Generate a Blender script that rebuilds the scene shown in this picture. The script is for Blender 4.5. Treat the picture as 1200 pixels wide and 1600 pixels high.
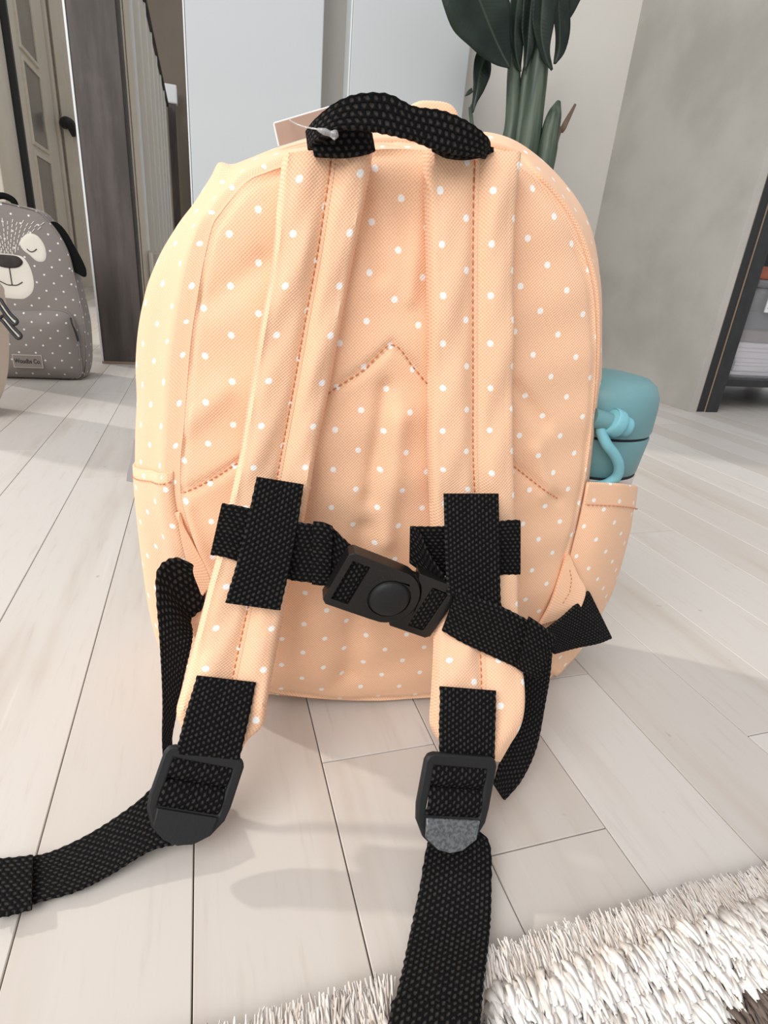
import bpy, bmesh, math, random
import numpy as np
from mathutils import Vector, Matrix
from mathutils.geometry import tessellate_polygon

for _o in list(bpy.data.objects):
    bpy.data.objects.remove(_o)
SC = bpy.context.scene
COL = SC.collection
PI = math.pi

# ---------------------------------------------------------------- camera, sky, lights, exposure
cam = bpy.data.cameras.new('camera')
cam.sensor_fit = 'VERTICAL'
cam.sensor_height = 36.0
cam.lens = 880.0 / 1600.0 * 36.0
cam.clip_start = 0.01
cam_o = bpy.data.objects.new('camera', cam)
COL.objects.link(cam_o)
cam_o.matrix_world = Matrix(((0.955325, 0.039161, -0.292952, 0.0),
                             (-0.283963, 0.396512, -0.873008, 0.0),
                             (0.081971, 0.917194, 0.389918, 0.27),
                             (0, 0, 0, 1)))
SC.camera = cam_o

world = bpy.data.worlds.new('sky')
SC.world = world
world.use_nodes = True
world.node_tree.nodes['Background'].inputs[0].default_value = (0.95, 0.97, 1.0, 1)
world.node_tree.nodes['Background'].inputs[1].default_value = 0.55


def aim(o, target):
    d = Vector(target) - o.location
    o.rotation_euler = d.to_track_quat('-Z', 'Y').to_euler()


sun = bpy.data.lights.new('sun', 'SUN')
sun.energy = 1.25
sun.angle = math.radians(2.0)
sun.color = (1.0, 0.95, 0.87)
sun_o = bpy.data.objects.new('sun', sun)
COL.objects.link(sun_o)
sun_o.location = (-4, 3, 3)
aim(sun_o, (-4 + 0.81, 3 - 0.58, 3 - 0.50))

win = bpy.data.lights.new('window_light', 'AREA')
win.shape = 'RECTANGLE'
win.size = 2.2
win.size_y = 1.8
win.energy = 62
win.color = (1.0, 0.985, 0.965)
win_o = bpy.data.objects.new('window_light', win)
COL.objects.link(win_o)
win_o.location = (-1.55, -1.15, 2.05)
aim(win_o, (0.1, 0.25, 0.15))

vs = SC.view_settings
vs.view_transform = 'Standard'
vs.look = 'None'
vs.gamma = 1.0
vs.use_curve_mapping = False
vs.exposure = 0.32


# ---------------------------------------------------------------- node helper
class NT:
    def __init__(s, name):
        s.m = bpy.data.materials.new(name)
        s.m.use_nodes = True
        s.t = s.m.node_tree
        s.b = s.t.nodes['Principled BSDF']

    def n(s, typ, **kw):
        o = s.t.nodes.new(typ)
        for k, v in kw.items():
            setattr(o, k, v)
        return o

    def link(s, a, b):
        s.t.links.new(a, b)

    def val(s, sock, v):
        if isinstance(v, bpy.types.NodeSocket):
            s.link(v, sock)
        else:
            sock.default_value = v

    def math(s, op, a, b=0.0, c=None, clamp=False):
        o = s.n('ShaderNodeMath', operation=op, use_clamp=clamp)
        s.val(o.inputs[0], a)
        s.val(o.inputs[1], b)
        if c is not None:
            s.val(o.inputs[2], c)
        return o.outputs[0]

    def mix(s, f, a, b, mode='MIX'):
        o = s.n('ShaderNodeMix', data_type='RGBA', blend_type=mode)
        s.val(o.inputs[0], f)
        s.val(o.inputs[6], a)
        s.val(o.inputs[7], b)
        return o.outputs[2]

    def noise(s, vec, scale, detail=3.0, rough=0.5):
        o = s.n('ShaderNodeTexNoise')
        if vec is not None:
            s.link(vec, o.inputs['Vector'])
        o.inputs['Scale'].default_value = scale
        o.inputs['Detail'].default_value = detail
        o.inputs['Roughness'].default_value = rough
        return o.outputs[0]

    def ramp(s, f, lo, hi):
        o = s.n('ShaderNodeMapRange', interpolation_type='SMOOTHSTEP')
        s.val(o.inputs[0], f)
        o.inputs[1].default_value = lo
        o.inputs[2].default_value = hi
        return o.outputs[0]

    def bump(s, h, strength, dist):
        o = s.n('ShaderNodeBump')
        o.inputs['Strength'].default_value = strength
        o.inputs['Distance'].default_value = dist
        s.link(h, o.inputs['Height'])
        s.link(o.outputs[0], s.b.inputs['Normal'])

    def base(s, col):
        s.val(s.b.inputs['Base Color'], col)

    def rough(s, r, spec=0.5):
        s.val(s.b.inputs['Roughness'], r)
        s.b.inputs['Specular IOR Level'].default_value = spec

    def uv(s):
        u = s.n('ShaderNodeUVMap')
        x = s.n('ShaderNodeSeparateXYZ')
        s.link(u.outputs[0], x.inputs[0])
        return x.outputs[0], x.outputs[1], u.outputs[0]

    def obj(s):
        return s.n('ShaderNodeTexCoord').outputs['Object']


def rgba(c):
    return (c[0], c[1], c[2], 1.0)


def plain(name, col, rough=0.5, spec=0.5, var=0.0, vscale=20.0, bump=0.0, bscale=200.0, metal=0.0):
    k = NT(name)
    k.rough(rough, spec)
    k.b.inputs['Metallic'].default_value = metal
    if var:
        nz = k.noise(k.obj(), vscale, 4)
        d = [max(0, x * (1 - var)) for x in col]
        l = [min(1, x * (1 + var)) for x in col]
        k.base(k.mix(k.ramp(nz, .3, .7), rgba(d), rgba(l)))
    else:
        k.base(rgba(col))
    if bump:
        k.bump(k.noise(k.obj(), bscale, 3), bump, .001)
    return k.m


def canvas(name, col, dotcol=None, a=.0256, b=.0217, pu=0.0, pv=0.0, r=.00160, p=.00122, depth=.40):
    """plain-weave cotton canvas printed with a staggered grid of small dots"""
    k = NT(name)
    u, v, uvw = k.uv()
    w = 2 * PI / p
    s1 = k.math('SINE', k.math('MULTIPLY', k.math('ADD', u, v), w * .72))
    s2 = k.math('SINE', k.math('MULTIPLY', k.math('SUBTRACT', u, v), w * .72))
    h = k.math('MULTIPLY_ADD', k.math('ADD', s1, s2), .25, .5)
    nz = k.noise(uvw, 900, 2)
    h2 = k.math('ADD', h, k.math('MULTIPLY', nz, .35))
    dk = [c * q for c, q in zip(col, (.91, .80, .72))]
    lt = [min(1, c * q) for c, q in zip(col, (1.03, 1.07, 1.10))]
    c = k.mix(k.ramp(h2, .25, 1.0), rgba(dk), rgba(lt))  # weave highlights in the colour: thread tops paler, hollows darker
    if dotcol:
        def lat(du, dv):
            fu = k.math('FRACT', k.math('DIVIDE', k.math('ADD', u, du + 50 * a), a))
            fv = k.math('FRACT', k.math('DIVIDE', k.math('ADD', v, dv + 50 * b), b))
            x = k.math('MULTIPLY', k.math('SUBTRACT', fu, .5), a)
            y = k.math('MULTIPLY', k.math('SUBTRACT', fv, .5), b)
            return k.math('SQRT', k.math('ADD', k.math('MULTIPLY', x, x), k.math('MULTIPLY', y, y)))
        d = k.math('MINIMUM', lat(a / 2 - pu, b / 2 - pv), lat(a - pu, b - pv))
        d = k.math('ADD', d, k.math('MULTIPLY', k.math('SUBTRACT', nz, .5), r * .35))
        m = k.math('SUBTRACT', 1.0, k.ramp(d, r * .82, r * 1.12))
        c = k.mix(m, c, rgba(dotcol))
    k.base(c)
    k.rough(.92, .15)
    k.b.inputs['Sheen Weight'].default_value = .15
    k.bump(h2, depth, .0005)
    return k.m


def webbing(name='black_webbing', col=(.0045, .0045, .0048), hi=(.040, .036, .033)):
    k = NT(name)
    u, v, uvw = k.uv()
    cw = .0021
    uu = k.math('DIVIDE', k.math('ADD', u, 1.0), cw)
    fl = k.math('FLOOR', uu)
    fu = k.math('SUBTRACT', uu, fl)
    par = k.math('MULTIPLY', k.math('MODULO', fl, 2.0), .5)
    nz = k.noise(uvw, 600, 2)
    vv = k.math('ADD', k.math('DIVIDE', v, .0030), par)
    vv = k.math('ADD', vv, k.math('MULTIPLY', fu, .12))
    vv = k.math('ADD', vv, k.math('MULTIPLY', nz, .7))
    a = k.math('SINE', k.math('MULTIPLY', fu, PI))
    b = k.math('MULTIPLY_ADD', k.math('SINE', k.math('MULTIPLY', vv, 2 * PI)), .5, .5)
    h = k.math('MULTIPLY', a, b)
    k.base(k.mix(k.ramp(h, .22, .85), rgba(col), rgba(hi)))  # highlights on the raised strands mixed into the colour
    k.rough(.85, .10)
    k.bump(h, .9, .0009)
    return k.m


# ---------------------------------------------------------------- mesh helpers
def mk(name, V, F, mat, parent=None, uv=None, smooth=True, loc=None, sharp=None):
    me = bpy.data.meshes.new(name)
    me.from_pydata([tuple(map(float, p)) for p in V], [], [tuple(f) for f in F])
    if uv is not None:
        lay = me.uv_layers.new(name='UVMap')
        idx = np.empty(len(me.loops), dtype=np.int32)
        me.loops.foreach_get('vertex_index', idx)
        lay.data.foreach_set('uv', np.asarray(uv, dtype=np.float32)[idx].ravel())
    me.materials.append(mat)
    if smooth:
        me.polygons.foreach_set('use_smooth', [True] * len(me.polygons))
    me.update()
    o = bpy.data.objects.new(name, me)
    COL.objects.link(o)
    if parent is not None:
        o.parent = parent
    if loc is not None:
        o.location = loc
    if smooth and sharp:
        me.set_sharp_from_angle(angle=math.radians(sharp))
    return o


def thing(name, label, cat, loc=(0, 0, 0), rz=0.0, group=None):
    o = bpy.data.objects.new(name, None)
    o.empty_display_size = .05
    COL.objects.link(o)
    o.location = loc
    o.rotation_euler = (0, 0, rz)
    o['label'] = label
    o['category'] = cat
    if group:
        o['group'] = group
    return o


def structure(o):
    o['kind'] = 'structure'
    return o


def bevel(o, w, seg=2, ang=35):
    m = o.modifiers.new('bevel', 'BEVEL')
    m.width = w
    m.segments = seg
    m.limit_method = 'ANGLE'
    m.angle_limit = math.radians(ang)
    return o


def box(name, lo, hi, mat, parent=None, bv=0.0, loc=None):
    (a, b, c), (d, e, f) = lo, hi
    V = [(a, b, c), (d, b, c), (d, e, c), (a, e, c), (a, b, f), (d, b, f), (d, e, f), (a, e, f)]
    F = [(0, 3, 2, 1), (4, 5, 6, 7), (0, 1, 5, 4), (1, 2, 6, 5), (2, 3, 7, 6), (3, 0, 4, 7)]
    o = mk(name, V, F, mat, parent, smooth=False, loc=loc)
    if bv:
        bevel(o, bv)
    return o


def cr(P, n, closed=False):
    """Catmull-Rom resample of the rows of P, n samples per span"""
    P = np.asarray(P, float)
    N = len(P)
    out = []
    for i in range(N if closed else N - 1):
        if closed:
            p0, p1, p2, p3 = P[i - 1], P[i], P[(i + 1) % N], P[(i + 2) % N]
        else:
            p1, p2 = P[i], P[i + 1]
            p0 = P[i - 1] if i else 2 * p1 - p2
            p3 = P[i + 2] if i + 2 < N else 2 * p2 - p1
        for j in range(n):
            t = j / n
            out.append(.5 * (2 * p1 + (p2 - p0) * t + (2 * p0 - 5 * p1 + 4 * p2 - p3) * t * t
                             + (3 * p1 - p0 - 3 * p2 + p3) * t ** 3))
    if not closed:
        out.append(P[-1])
    return np.array(out)


def grid_faces(nr, nc, closed_c=False, flip=False):
    F = []
    for i in range(nr - 1):
        for j in range(nc if closed_c else nc - 1):
            k = (j + 1) % nc
            q = (i * nc + j, i * nc + k, (i + 1) * nc + k, (i + 1) * nc + j)
            F.append(q[::-1] if flip else q)
    return F


def ribbon(name, rows, mat, parent, thick=.0016, n=8, prof=None, disp=None, uv0=(0, 0), wave=0.0):
    """closed strap body between two edge curves; rows = [(left3, right3), ...]; normal = tangent x (right-left)"""
    A = np.array([list(l) + list(r) for l, r in rows])
    A = cr(A, n)
    Lp, Rp = A[:, :3], A[:, 3:]
    M = (Lp + Rp) / 2
    T = np.gradient(M, axis=0)
    W = Rp - Lp
    Nn = np.cross(T, W)
    Nn /= np.linalg.norm(Nn, axis=1)[:, None] + 1e-12
    arc = np.concatenate([[0], np.cumsum(np.linalg.norm(np.diff(M, axis=0), axis=1))])
    wid = np.linalg.norm(W, axis=1).mean()
    if prof is None:
        S = [0, .015, .06] + [i / 12 for i in range(1, 12)] + [.94, .985, 1]
        Hf = [0] + [.75] + [1] * (len(S) - 4) + [.75] + [0]
        front = [(s, h * thick / 2) for s, h in zip(S, Hf)]
        back = [(s, -h) for s, h in front[-2:0:-1]]
        prof = front + back
    nc = len(prof)
    V, UV = [], []
    for i in range(len(M)):
        for s, h in prof:
            e = 0.0
            if wave:
                e = wave * math.sin(arc[i] * 2 * PI / .0042) * (1 if s > .5 else -1) * (abs(s - .5) > .45)
            dd = disp(s, arc[i], h) if disp else 0.0
            p = Lp[i] + W[i] * s + Nn[i] * (h + dd) + W[i] / wid * e
            V.append(p)
            UV.append((uv0[0] + s * wid, uv0[1] + arc[i]))
    F = grid_faces(len(M), nc, True)
    b = len(V) - nc
    F.append(tuple(range(nc))[::-1])
    F.append(tuple(range(b, b + nc)))
    o = mk(name, V, F, mat, parent, UV, sharp=50)
    o['mid'] = 0
    del o['mid']
    return o, M, Nn, W, arc


def tube(name, P, r, mat, parent=None, n=10, seg=6, closed=False, loc=None):
    P = np.asarray(P, float)
    R = np.full(len(P), r) if np.isscalar(r) else np.asarray(r, float)
    A = cr(np.column_stack([P, R]), seg, closed) if seg > 1 else np.column_stack([P, R])
    Q, R = A[:, :3], A[:, 3]
    T = np.gradient(Q, axis=0)
    if closed:
        T = np.roll(Q, -1, 0) - np.roll(Q, 1, 0)
    T /= np.linalg.norm(T, axis=1)[:, None] + 1e-12
    up = np.array([0, 0, 1.0]) if abs(T[0][2]) < .9 else np.array([0, 1.0, 0])
    V, UV = [], []
    nrm = np.cross(T[0], up)
    arc = 0
    for i in range(len(Q)):
        nrm = nrm - T[i] * (nrm @ T[i])
        nrm /= np.linalg.norm(nrm) + 1e-12
        bi = np.cross(T[i], nrm)
        if i:
            arc += np.linalg.norm(Q[i] - Q[i - 1])
        for j in range(n):
            a = 2 * PI * j / n
            V.append(Q[i] + R[i] * (nrm * math.cos(a) + bi * math.sin(a)))
            UV.append((j / n * 2 * PI * R[i], arc))
    F = grid_faces(len(Q), n, True)
    if closed:
        b = (len(Q) - 1) * n
        F += [(b + j, b + (j + 1) % n, (j + 1) % n, j) for j in range(n)]
    else:
        b = (len(Q) - 1) * n
        F.append(tuple(range(n))[::-1])
        F.append(tuple(range(b, b + n)))
    return mk(name, V, F, mat, parent, UV, loc=loc, sharp=60)


def lathe(name, prof, mat, parent=None, n=40, c=(0, 0), loc=None, sharp=40):
    V = []
    for r, z in prof:
        for j in range(n):
            a = 2 * PI * j / n
            V.append((c[0] + r * math.cos(a), c[1] + r * math.sin(a), z))
    F = grid_faces(len(prof), n, True)
    F.append(tuple(range(n))[::-1])
    b = (len(prof) - 1) * n
    F.append(tuple(range(b, b + n)))
    return mk(name, V, F, mat, parent, loc=loc, sharp=sharp)


def plate(name, outer, holes, thick, frame, mat, parent, bv=.0008, bend=None):
    """extruded 2-D outline with holes; frame = (origin, u, v, n) maps it into space, the face at +n*thick/2"""
    loops = [[Vector((x, y, 0)) for x, y in outer]] + [[Vector((x, y, 0)) for x, y in h] for h in holes]
    tri = tessellate_polygon(loops)
    pts = [p for l in loops for p in l]
    O, U, Wv, Nv = [np.array(q, float) for q in frame]
    V = []
    for s in (.5, -.5):
        for p in pts:
            e = bend(p.x, p.y) if bend else 0.0
            V.append(O + U * p.x + Wv * p.y + Nv * (s * thick + e))
    n = len(pts)
    F = []
    for a, b, c in tri:
        F.append((a, b, c))
        F.append((a + n, c + n, b + n))
    k = 0
    for l in loops:
        m = len(l)
        for i in range(m):
            a, b = k + i, k + (i + 1) % m
            F.append((a, a + n, b + n, b))
        k += m
    o = mk(name, V, F, mat, parent, smooth=False)
    bm = bmesh.new()
    bm.from_mesh(o.data)
    bmesh.ops.recalc_face_normals(bm, faces=bm.faces)
    bm.to_mesh(o.data)
    bm.free()
    o.data.polygons.foreach_set('use_smooth', [True] * len(o.data.polygons))
    o.data.set_sharp_from_angle(angle=math.radians(30))
    if bv:
        bevel(o, bv, 2, 40)
    return o


def rrect(x0, y0, x1, y1, r, n=5):
    out = []
    for cx, cy, a0 in ((x1 - r, y1 - r, 0), (x0 + r, y1 - r, 90), (x0 + r, y0 + r, 180), (x1 - r, y0 + r, 270)):
        for i in range(n + 1):
            a = math.radians(a0 + 90 * i / n)
            out.append((cx + r * math.cos(a), cy + r * math.sin(a)))
    return out


def arcpts(cx, cy, rx, ry, a0, a1, n):
    return [(cx + rx * math.cos(math.radians(a0 + (a1 - a0) * i / n)),
             cy + ry * math.sin(math.radians(a0 + (a1 - a0) * i / n))) for i in range(n + 1)]


def stitches(name, P, mat, parent, pitch=.0030, ln=.0019, w=.00045, off=(0, -.0003, 0)):
    """a run of short thread dashes along a 3-D polyline (too small to pick apart singly: one part)"""
    P = np.asarray(P, float)
    arc = np.concatenate([[0], np.cumsum(np.linalg.norm(np.diff(P, axis=0), axis=1))])
    V, F = [], []
    s = 0.0
    while s + ln < arc[-1]:
        a = np.array([np.interp(s, arc, P[:, k]) for k in range(3)]) + off
        b = np.array([np.interp(s + ln, arc, P[:, k]) for k in range(3)]) + off
        t = (b - a) / np.linalg.norm(b - a)
        sd = np.cross(t, (0, 1, 0))
        sd /= np.linalg.norm(sd) + 1e-9
        up = np.cross(sd, t)
        k = len(V)
        for q in (a, (a + b) / 2, b):
            f = 1.0 if q is not a and q is not b else .5
            for x, y in ((w, 0), (0, w), (-w, 0), (0, -w)):
                V.append(q + sd * x * f + up * y * f)
        for r in (0, 4):
            for j in range(4):
                F.append((k + r + j, k + r + (j + 1) % 4, k + r + 4 + (j + 1) % 4, k + r + 4 + j))
        F.append((k + 3, k + 2, k + 1, k))
        F.append((k + 8, k + 9, k + 10, k + 11))
        s += pitch
    o = mk(name, V, F, mat, parent)
    o['kind'] = 'stuff'
    return o


# ---------------------------------------------------------------- materials
PEACH = (.92, .585, .385)
M = {}
M['panel'] = canvas('peach_canvas', PEACH, (.93, .90, .86), pu=-.0035, pv=.2802)
M['side'] = canvas('peach_canvas_side', PEACH, (.93, .90, .86), pu=.004, pv=.006)
M['strap'] = canvas('peach_canvas_strap', PEACH, (.93, .90, .86), pu=.0085, pv=.010)
M['strap_r'] = canvas('peach_canvas_strap_right', PEACH, (.93, .90, .86), pu=.0065, pv=.016)
M['plain_peach'] = canvas('peach_canvas_plain', PEACH)
M['thread'] = plain('orange_thread', (.62, .22, .08), .8)
M['web'] = webbing()
M['plastic'] = plain('black_plastic', (.011, .010, .0095), .36, .4, bump=.12, bscale=900)
M['plastic2'] = plain('black_plastic_matte', (.011, .011, .0115), .55, .35, bump=.15, bscale=900)
M['teal'] = plain('teal_plastic', (.155, .315, .34), .45, .4, bump=.05, bscale=600)
M['teal_soft'] = plain('teal_silicone', (.20, .47, .54), .5, .4)
M['bottle'] = plain('pale_steel', (.74, .70, .68), .45, .4)
M['dark'] = plain('dark_gap', (.01, .01, .01), .8)
M['card'] = plain('brown_card', (.42, .30, .24), .8, .2, .05, 80)
M['card_edge'] = plain('white_card', (.82, .82, .82), .8, .2)
M['grey_plastic'] = plain('grey_zip_pull', (.30, .29, .30), .5)

k = NT('clear_nylon')
k.b.inputs['Transmission Weight'].default_value = .8
k.base((.95, .95, .95, 1))
k.rough(.2)
M['nylon'] = k.m

# wood board: pale whitewashed maple, colour varies from board to board
k = NT('pale_wood')
ob = k.n('ShaderNodeObjectInfo')
geo = k.n('ShaderNodeNewGeometry')
mp = k.n('ShaderNodeMapping')
k.link(geo.outputs['Position'], mp.inputs['Vector'])
mp.inputs['Scale'].default_value = (1.0, .10, 1.0)
off = k.n('ShaderNodeCombineXYZ')
k.link(k.math('MULTIPLY', ob.outputs['Random'], 37.0), off.inputs[0])
k.link(k.math('MULTIPLY', ob.outputs['Random'], 11.0), off.inputs[1])
k.link(off.outputs[0], mp.inputs['Location'])
g1 = k.noise(mp.outputs[0], 26, 4, .55)
g2 = k.noise(mp.outputs[0], 190, 3, .6)
base = k.mix(ob.outputs['Random'], (.545, .500, .455, 1), (.635, .602, .565, 1))
c = k.mix(k.math('MULTIPLY', k.ramp(g1, .50, .78), .55), base, (.455, .375, .305, 1))
c = k.mix(k.math('MULTIPLY', k.ramp(g2, .52, .82), .28), c, (.41, .33, .27, 1))
# small dark specks and pale scuffs
sp = k.noise(geo.outputs['Position'], 85, 2, .4)
c = k.mix(k.math('MULTIPLY', k.ramp(sp, .74, .80), .45), c, (.30, .22, .17, 1))
mp2 = k.n('ShaderNodeMapping')
k.link(geo.outputs['Position'], mp2.inputs['Vector'])
mp2.inputs['Rotation'].default_value = (0, 0, .5)
mp2.inputs['Scale'].default_value = (1.0, .05, 1.0)
sc_ = k.noise(mp2.outputs[0], 120, 2, .5)
c = k.mix(k.math('MULTIPLY', k.ramp(sc_, .68, .78), .25), c, (.74, .70, .65, 1))
k.base(c)
k.rough(.48, .38)
k.bump(g2, .10, .0006)
M['wood'] = k.m
M['subfloor'] = plain('dark_joint', (.10, .06, .04), .9)


def plaster(name, col, var=.06, scale=3.0, rough=.85, grain=.15):
    k = NT(name)
    n1 = k.noise(k.obj(), scale, 5, .55)
    n2 = k.noise(k.obj(), 260, 2)
    d = [x * (1 - var) for x in col]
    l = [min(1, x * (1 + var)) for x in col]
    k.base(k.mix(k.ramp(n1, .35, .65), rgba(d), rgba(l)))
    k.rough(rough, .2)
    k.bump(n2, grain, .001)
    return k.m


M['wall_white'] = plaster('white_wall_paint', (.73, .70, .65), .03)
M['wall_grey'] = plaster('grey_plaster', (.47, .45, .41), .10, 4.0)
M['wall_beige'] = plaster('beige_wall_paint', (.72, .66, .56), .04)
M['taupe'] = plaster('taupe_wall_paint', (.20, .168, .135), .06)
M['panel_white'] = plaster('white_lacquer_panel', (.61, .635, .645), .02, 2.0, .5, .05)
M['lit_edge_cap'] = plain('white_lit_edge_and_cap', (.80, .83, .83), .4)  # brighter white for edges coloured as lit; also the newel's own pale cap
M['frame_beige'] = plain('beige_gloss_paint', (.78, .72, .62), .45, .4, .03, 8)
M['glass_dark'] = plain('frosted_dark_glass', (.20, .19, .17), .18, .6, .10, 6)
M['blackmetal'] = plain('black_metal', (.012, .012, .013), .45, .5)
M['rail_tan'] = plain('tan_edge', (.30, .22, .15), .6)

k = NT('dark_stained_wood')
mp = k.n('ShaderNodeMapping')
k.link(k.obj(), mp.inputs['Vector'])
mp.inputs['Scale'].default_value = (1, 1, .12)
n1 = k.noise(mp.outputs[0], 30, 5, .6)
n2 = k.noise(k.obj(), 9, 4, .6)
c = k.mix(k.ramp(n1, .35, .7), (.060, .048, .042, 1), (.105, .088, .078, 1))
c = k.mix(k.math('MULTIPLY', k.ramp(n2, .55, .75), .35), c, (.15, .13, .12, 1))
k.base(c)
k.rough(.5, .4)
k.bump(n1, .2, .001)
M['column'] = k.m


# ---------------------------------------------------------------- room shell
box_sub = structure(box('floor', (-1.3, -.75, -.06), (2.6, 5.4, -.0040), M['subfloor']))
rng = random.Random(5)
PITCH, X0, GAP = .0718, .0573, .0006
plank_mesh = {}


def plank(xa, ya, ln, wdt):
    key = round(ln, 2)
    if key not in plank_mesh:
        o = box('plank', (0, 0, -.0039), (wdt - GAP, ln - GAP, 0), M['wood'])
        bevel(o, .0004, 1)
        plank_mesh[key] = o
    else:
        o = plank_mesh[key].copy()
        COL.objects.link(o)
    o.parent = box_sub
    o.location = (xa, ya, 0)


ends = {0: .2437, 4: .2050}
for kx in range(-14, 30):
    xa = X0 + kx * PITCH
    y = -.62 - rng.random() * .5
    if kx in ends:
        y = ends[kx] - 1.10
    while y < 5.2:
        ln = 1.10 if (kx in ends and y < .3) else rng.choice((.86, .98, 1.10, 1.22))
        plank(xa, y, ln, PITCH)
        y += ln

H = 2.45
box_o = structure(box('wall_back', (-.010, 1.735, 0), (1.24, 1.85, H), M['wall_white']))
structure(box('wall_right', (1.208, 1.168, 0), (1.231, 1.735, H), M['wall_grey']))
structure(box('wall_rear', (-1.0, 4.95, 0), (1.30, 5.05, H), M['wall_beige']))
structure(box('wall_hall', (-.300, 3.70, 0), (1.30, 3.80, H), M['taupe']))
structure(box('wall_left', (-1.0, 3.95, 0), (-.905, 4.95, H), M['wall_beige']))

# tall window at the near end of the left wall: white frame, blown-out daylight beyond
wf = structure(box('window_1', (-.985, 3.53, 0), (-.90, 3.93, H), M['frame_beige'], bv=.006))
box('window_frame', (-.99, 2.35, H - .10), (-.90, 3.53, H), M['frame_beige'], wf, .006)
box('window_frame', (-.99, 2.25, 0), (-.90, 2.35, H), M['frame_beige'], wf, .006)

# glazed door in the left wall, seen edge-on
dr = structure(box('door_1', (-.915, 3.965, .01), (-.880, 4.86, 2.06), M['frame_beige'], bv=.004))
for z0, z1 in ((.33, .72), (.79, 1.16), (1.23, 1.95)):
    p = box('pane', (-.8805, 4.16, z0), (-.877, 4.52, z1), M['glass_dark'], dr, .001)
    fr = M['frame_beige']
    for lo, hi in (((-.882, 4.14, z0 - .02), (-.868, 4.16, z1 + .02)), ((-.882, 4.52, z0 - .02), (-.868, 4.54, z1 + .02)),
                   ((-.882, 4.16, z0 - .02), (-.868, 4.52, z0)), ((-.882, 4.16, z1), (-.868, 4.52, z1 + .02))):
        box('glazing_bead', lo, hi, fr, dr, .003)
structure(box('trim_1', (-.905, 4.87, 0), (-.86, 4.95, 2.15), M['frame_beige'], bv=.004))
structure(box('gap_shade', (-.905, 3.935, 0), (-.868, 3.962, 2.15), M['blackmetal']))  # black strip put in for the shade of the gap beside the door
# plain door in the far wall with a black lever handle
d2 = structure(box('door_2', (-.845, 4.918, .01), (-.02, 4.948, 2.03), M['frame_beige'], bv=.004))
box('door_stile', (-.845, 4.905, .01), (-.795, 4.92, 2.03), M['frame_beige'], d2, .003)
hnd = tube('door_handle', [(-.830, 4.90, 1.0), (-.826, 4.86, 1.005), (-.805, 4.845, 1.005), (-.785, 4.845, .99), (-.775, 4.85, .93)],
           [.028, .030, .034, .032, .012], M['blackmetal'], d2, 10, 4)
structure(box('baseboard_rear', (-.86, 4.90, 0), (-.01, 4.918, .09), M['frame_beige']))

# square dark timber post; its lit left face is put in as a white strip
col = thing('timber_post', 'dark brown square timber post with its lit left edge as a white strip', 'post', (-.197, 1.652, 0))
box('post', (-.048, -.050, 0), (.048, .050, H), M['column'], col, .002)
box('lit_edge', (-.053, -.052, 0), (-.0485, -.040, H), M['lit_edge_cap'], col, .0005)
box('side_rail', (.0482, -.047, 0), (.0505, -.036, H), M['blackmetal'], col, .0005)
box('base_plate', (-.052, -.054, 0), (.052, .054, .006), M['rail_tan'], col, .001)

# half-height boarded balustrade running back along the hall
bal = thing('balustrade', 'pale boarded half-height balustrade with a dark top rail behind the timber post', 'balustrade', (-.135, 1.72, 0))
for i in range(7):
    box('board', (-.012, i * .25 + .012, .002), (.004, i * .25 + .245, .935), M['frame_beige'], bal, .003)
    box('lit_groove_edge', (-.012, i * .25 + (.0 if i else .02) - .006, .27), (.009, i * .25 + (.0 if i else .02) + .006, .935), M['lit_edge_cap'], bal, .003)  # brighter strips put in for the light on the groove edges
box('skirting', (.0042, 0, 0), (.016, 1.75, .268), M['frame_beige'], bal, .003)
box('backing', (-.026, 0, .002), (-.013, 1.80, .935), M['frame_beige'], bal)
box('top_rail', (-.034, -.01, .935), (.012, 1.82, .955), M['blackmetal'], bal, .003)
nw = thing('newel_post', 'slim dark newel post with a pale cap at the far end of the balustrade', 'post', (-.112, 3.60, 0))
box('shaft', (-.018, -.018, 0), (.018, .018, .96), M['column'], nw, .002)
box('cap', (-.030, -.030, .96), (.030, .030, 1.04), M['lit_edge_cap'], nw, .006)

# two upright white panels standing in front of the back wall
for i, (xa, xb, lab) in enumerate(((-.017, .294, 'white upright panel nearest the timber post, lit left edge as a strip'),
                                   (.357, .665, 'white upright panel partly behind the plant leaves'))):
    pn = thing('upright_panel', lab, 'panel', ((xa + xb) / 2, 1.645, 0), 0, 'white upright panels before the back wall')
    w = (xb - xa) / 2
    box('board', (-w + .004, -.015, .0), (w, .035, H - .05), M['panel_white'], pn, .003)
    box('lit_edge', (-w, -.0165, .0), (-w + .0035, .035, H - .05), M['lit_edge_cap'], pn, .0005)  # light on the left edge put in as a brighter strip

# ---------------------------------------------------------------- peach backpack
BX, BY, BRZ = 0.0927, 0.2832, math.radians(-6.55)
bag = thing('backpack', "child's peach canvas backpack with white dots and black webbing, back side facing", 'backpack', (BX, BY, 0), BRZ)
BAGM = Matrix.Translation((BX, BY, 0)) @ Matrix.Rotation(BRZ, 4, 'Z')

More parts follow.
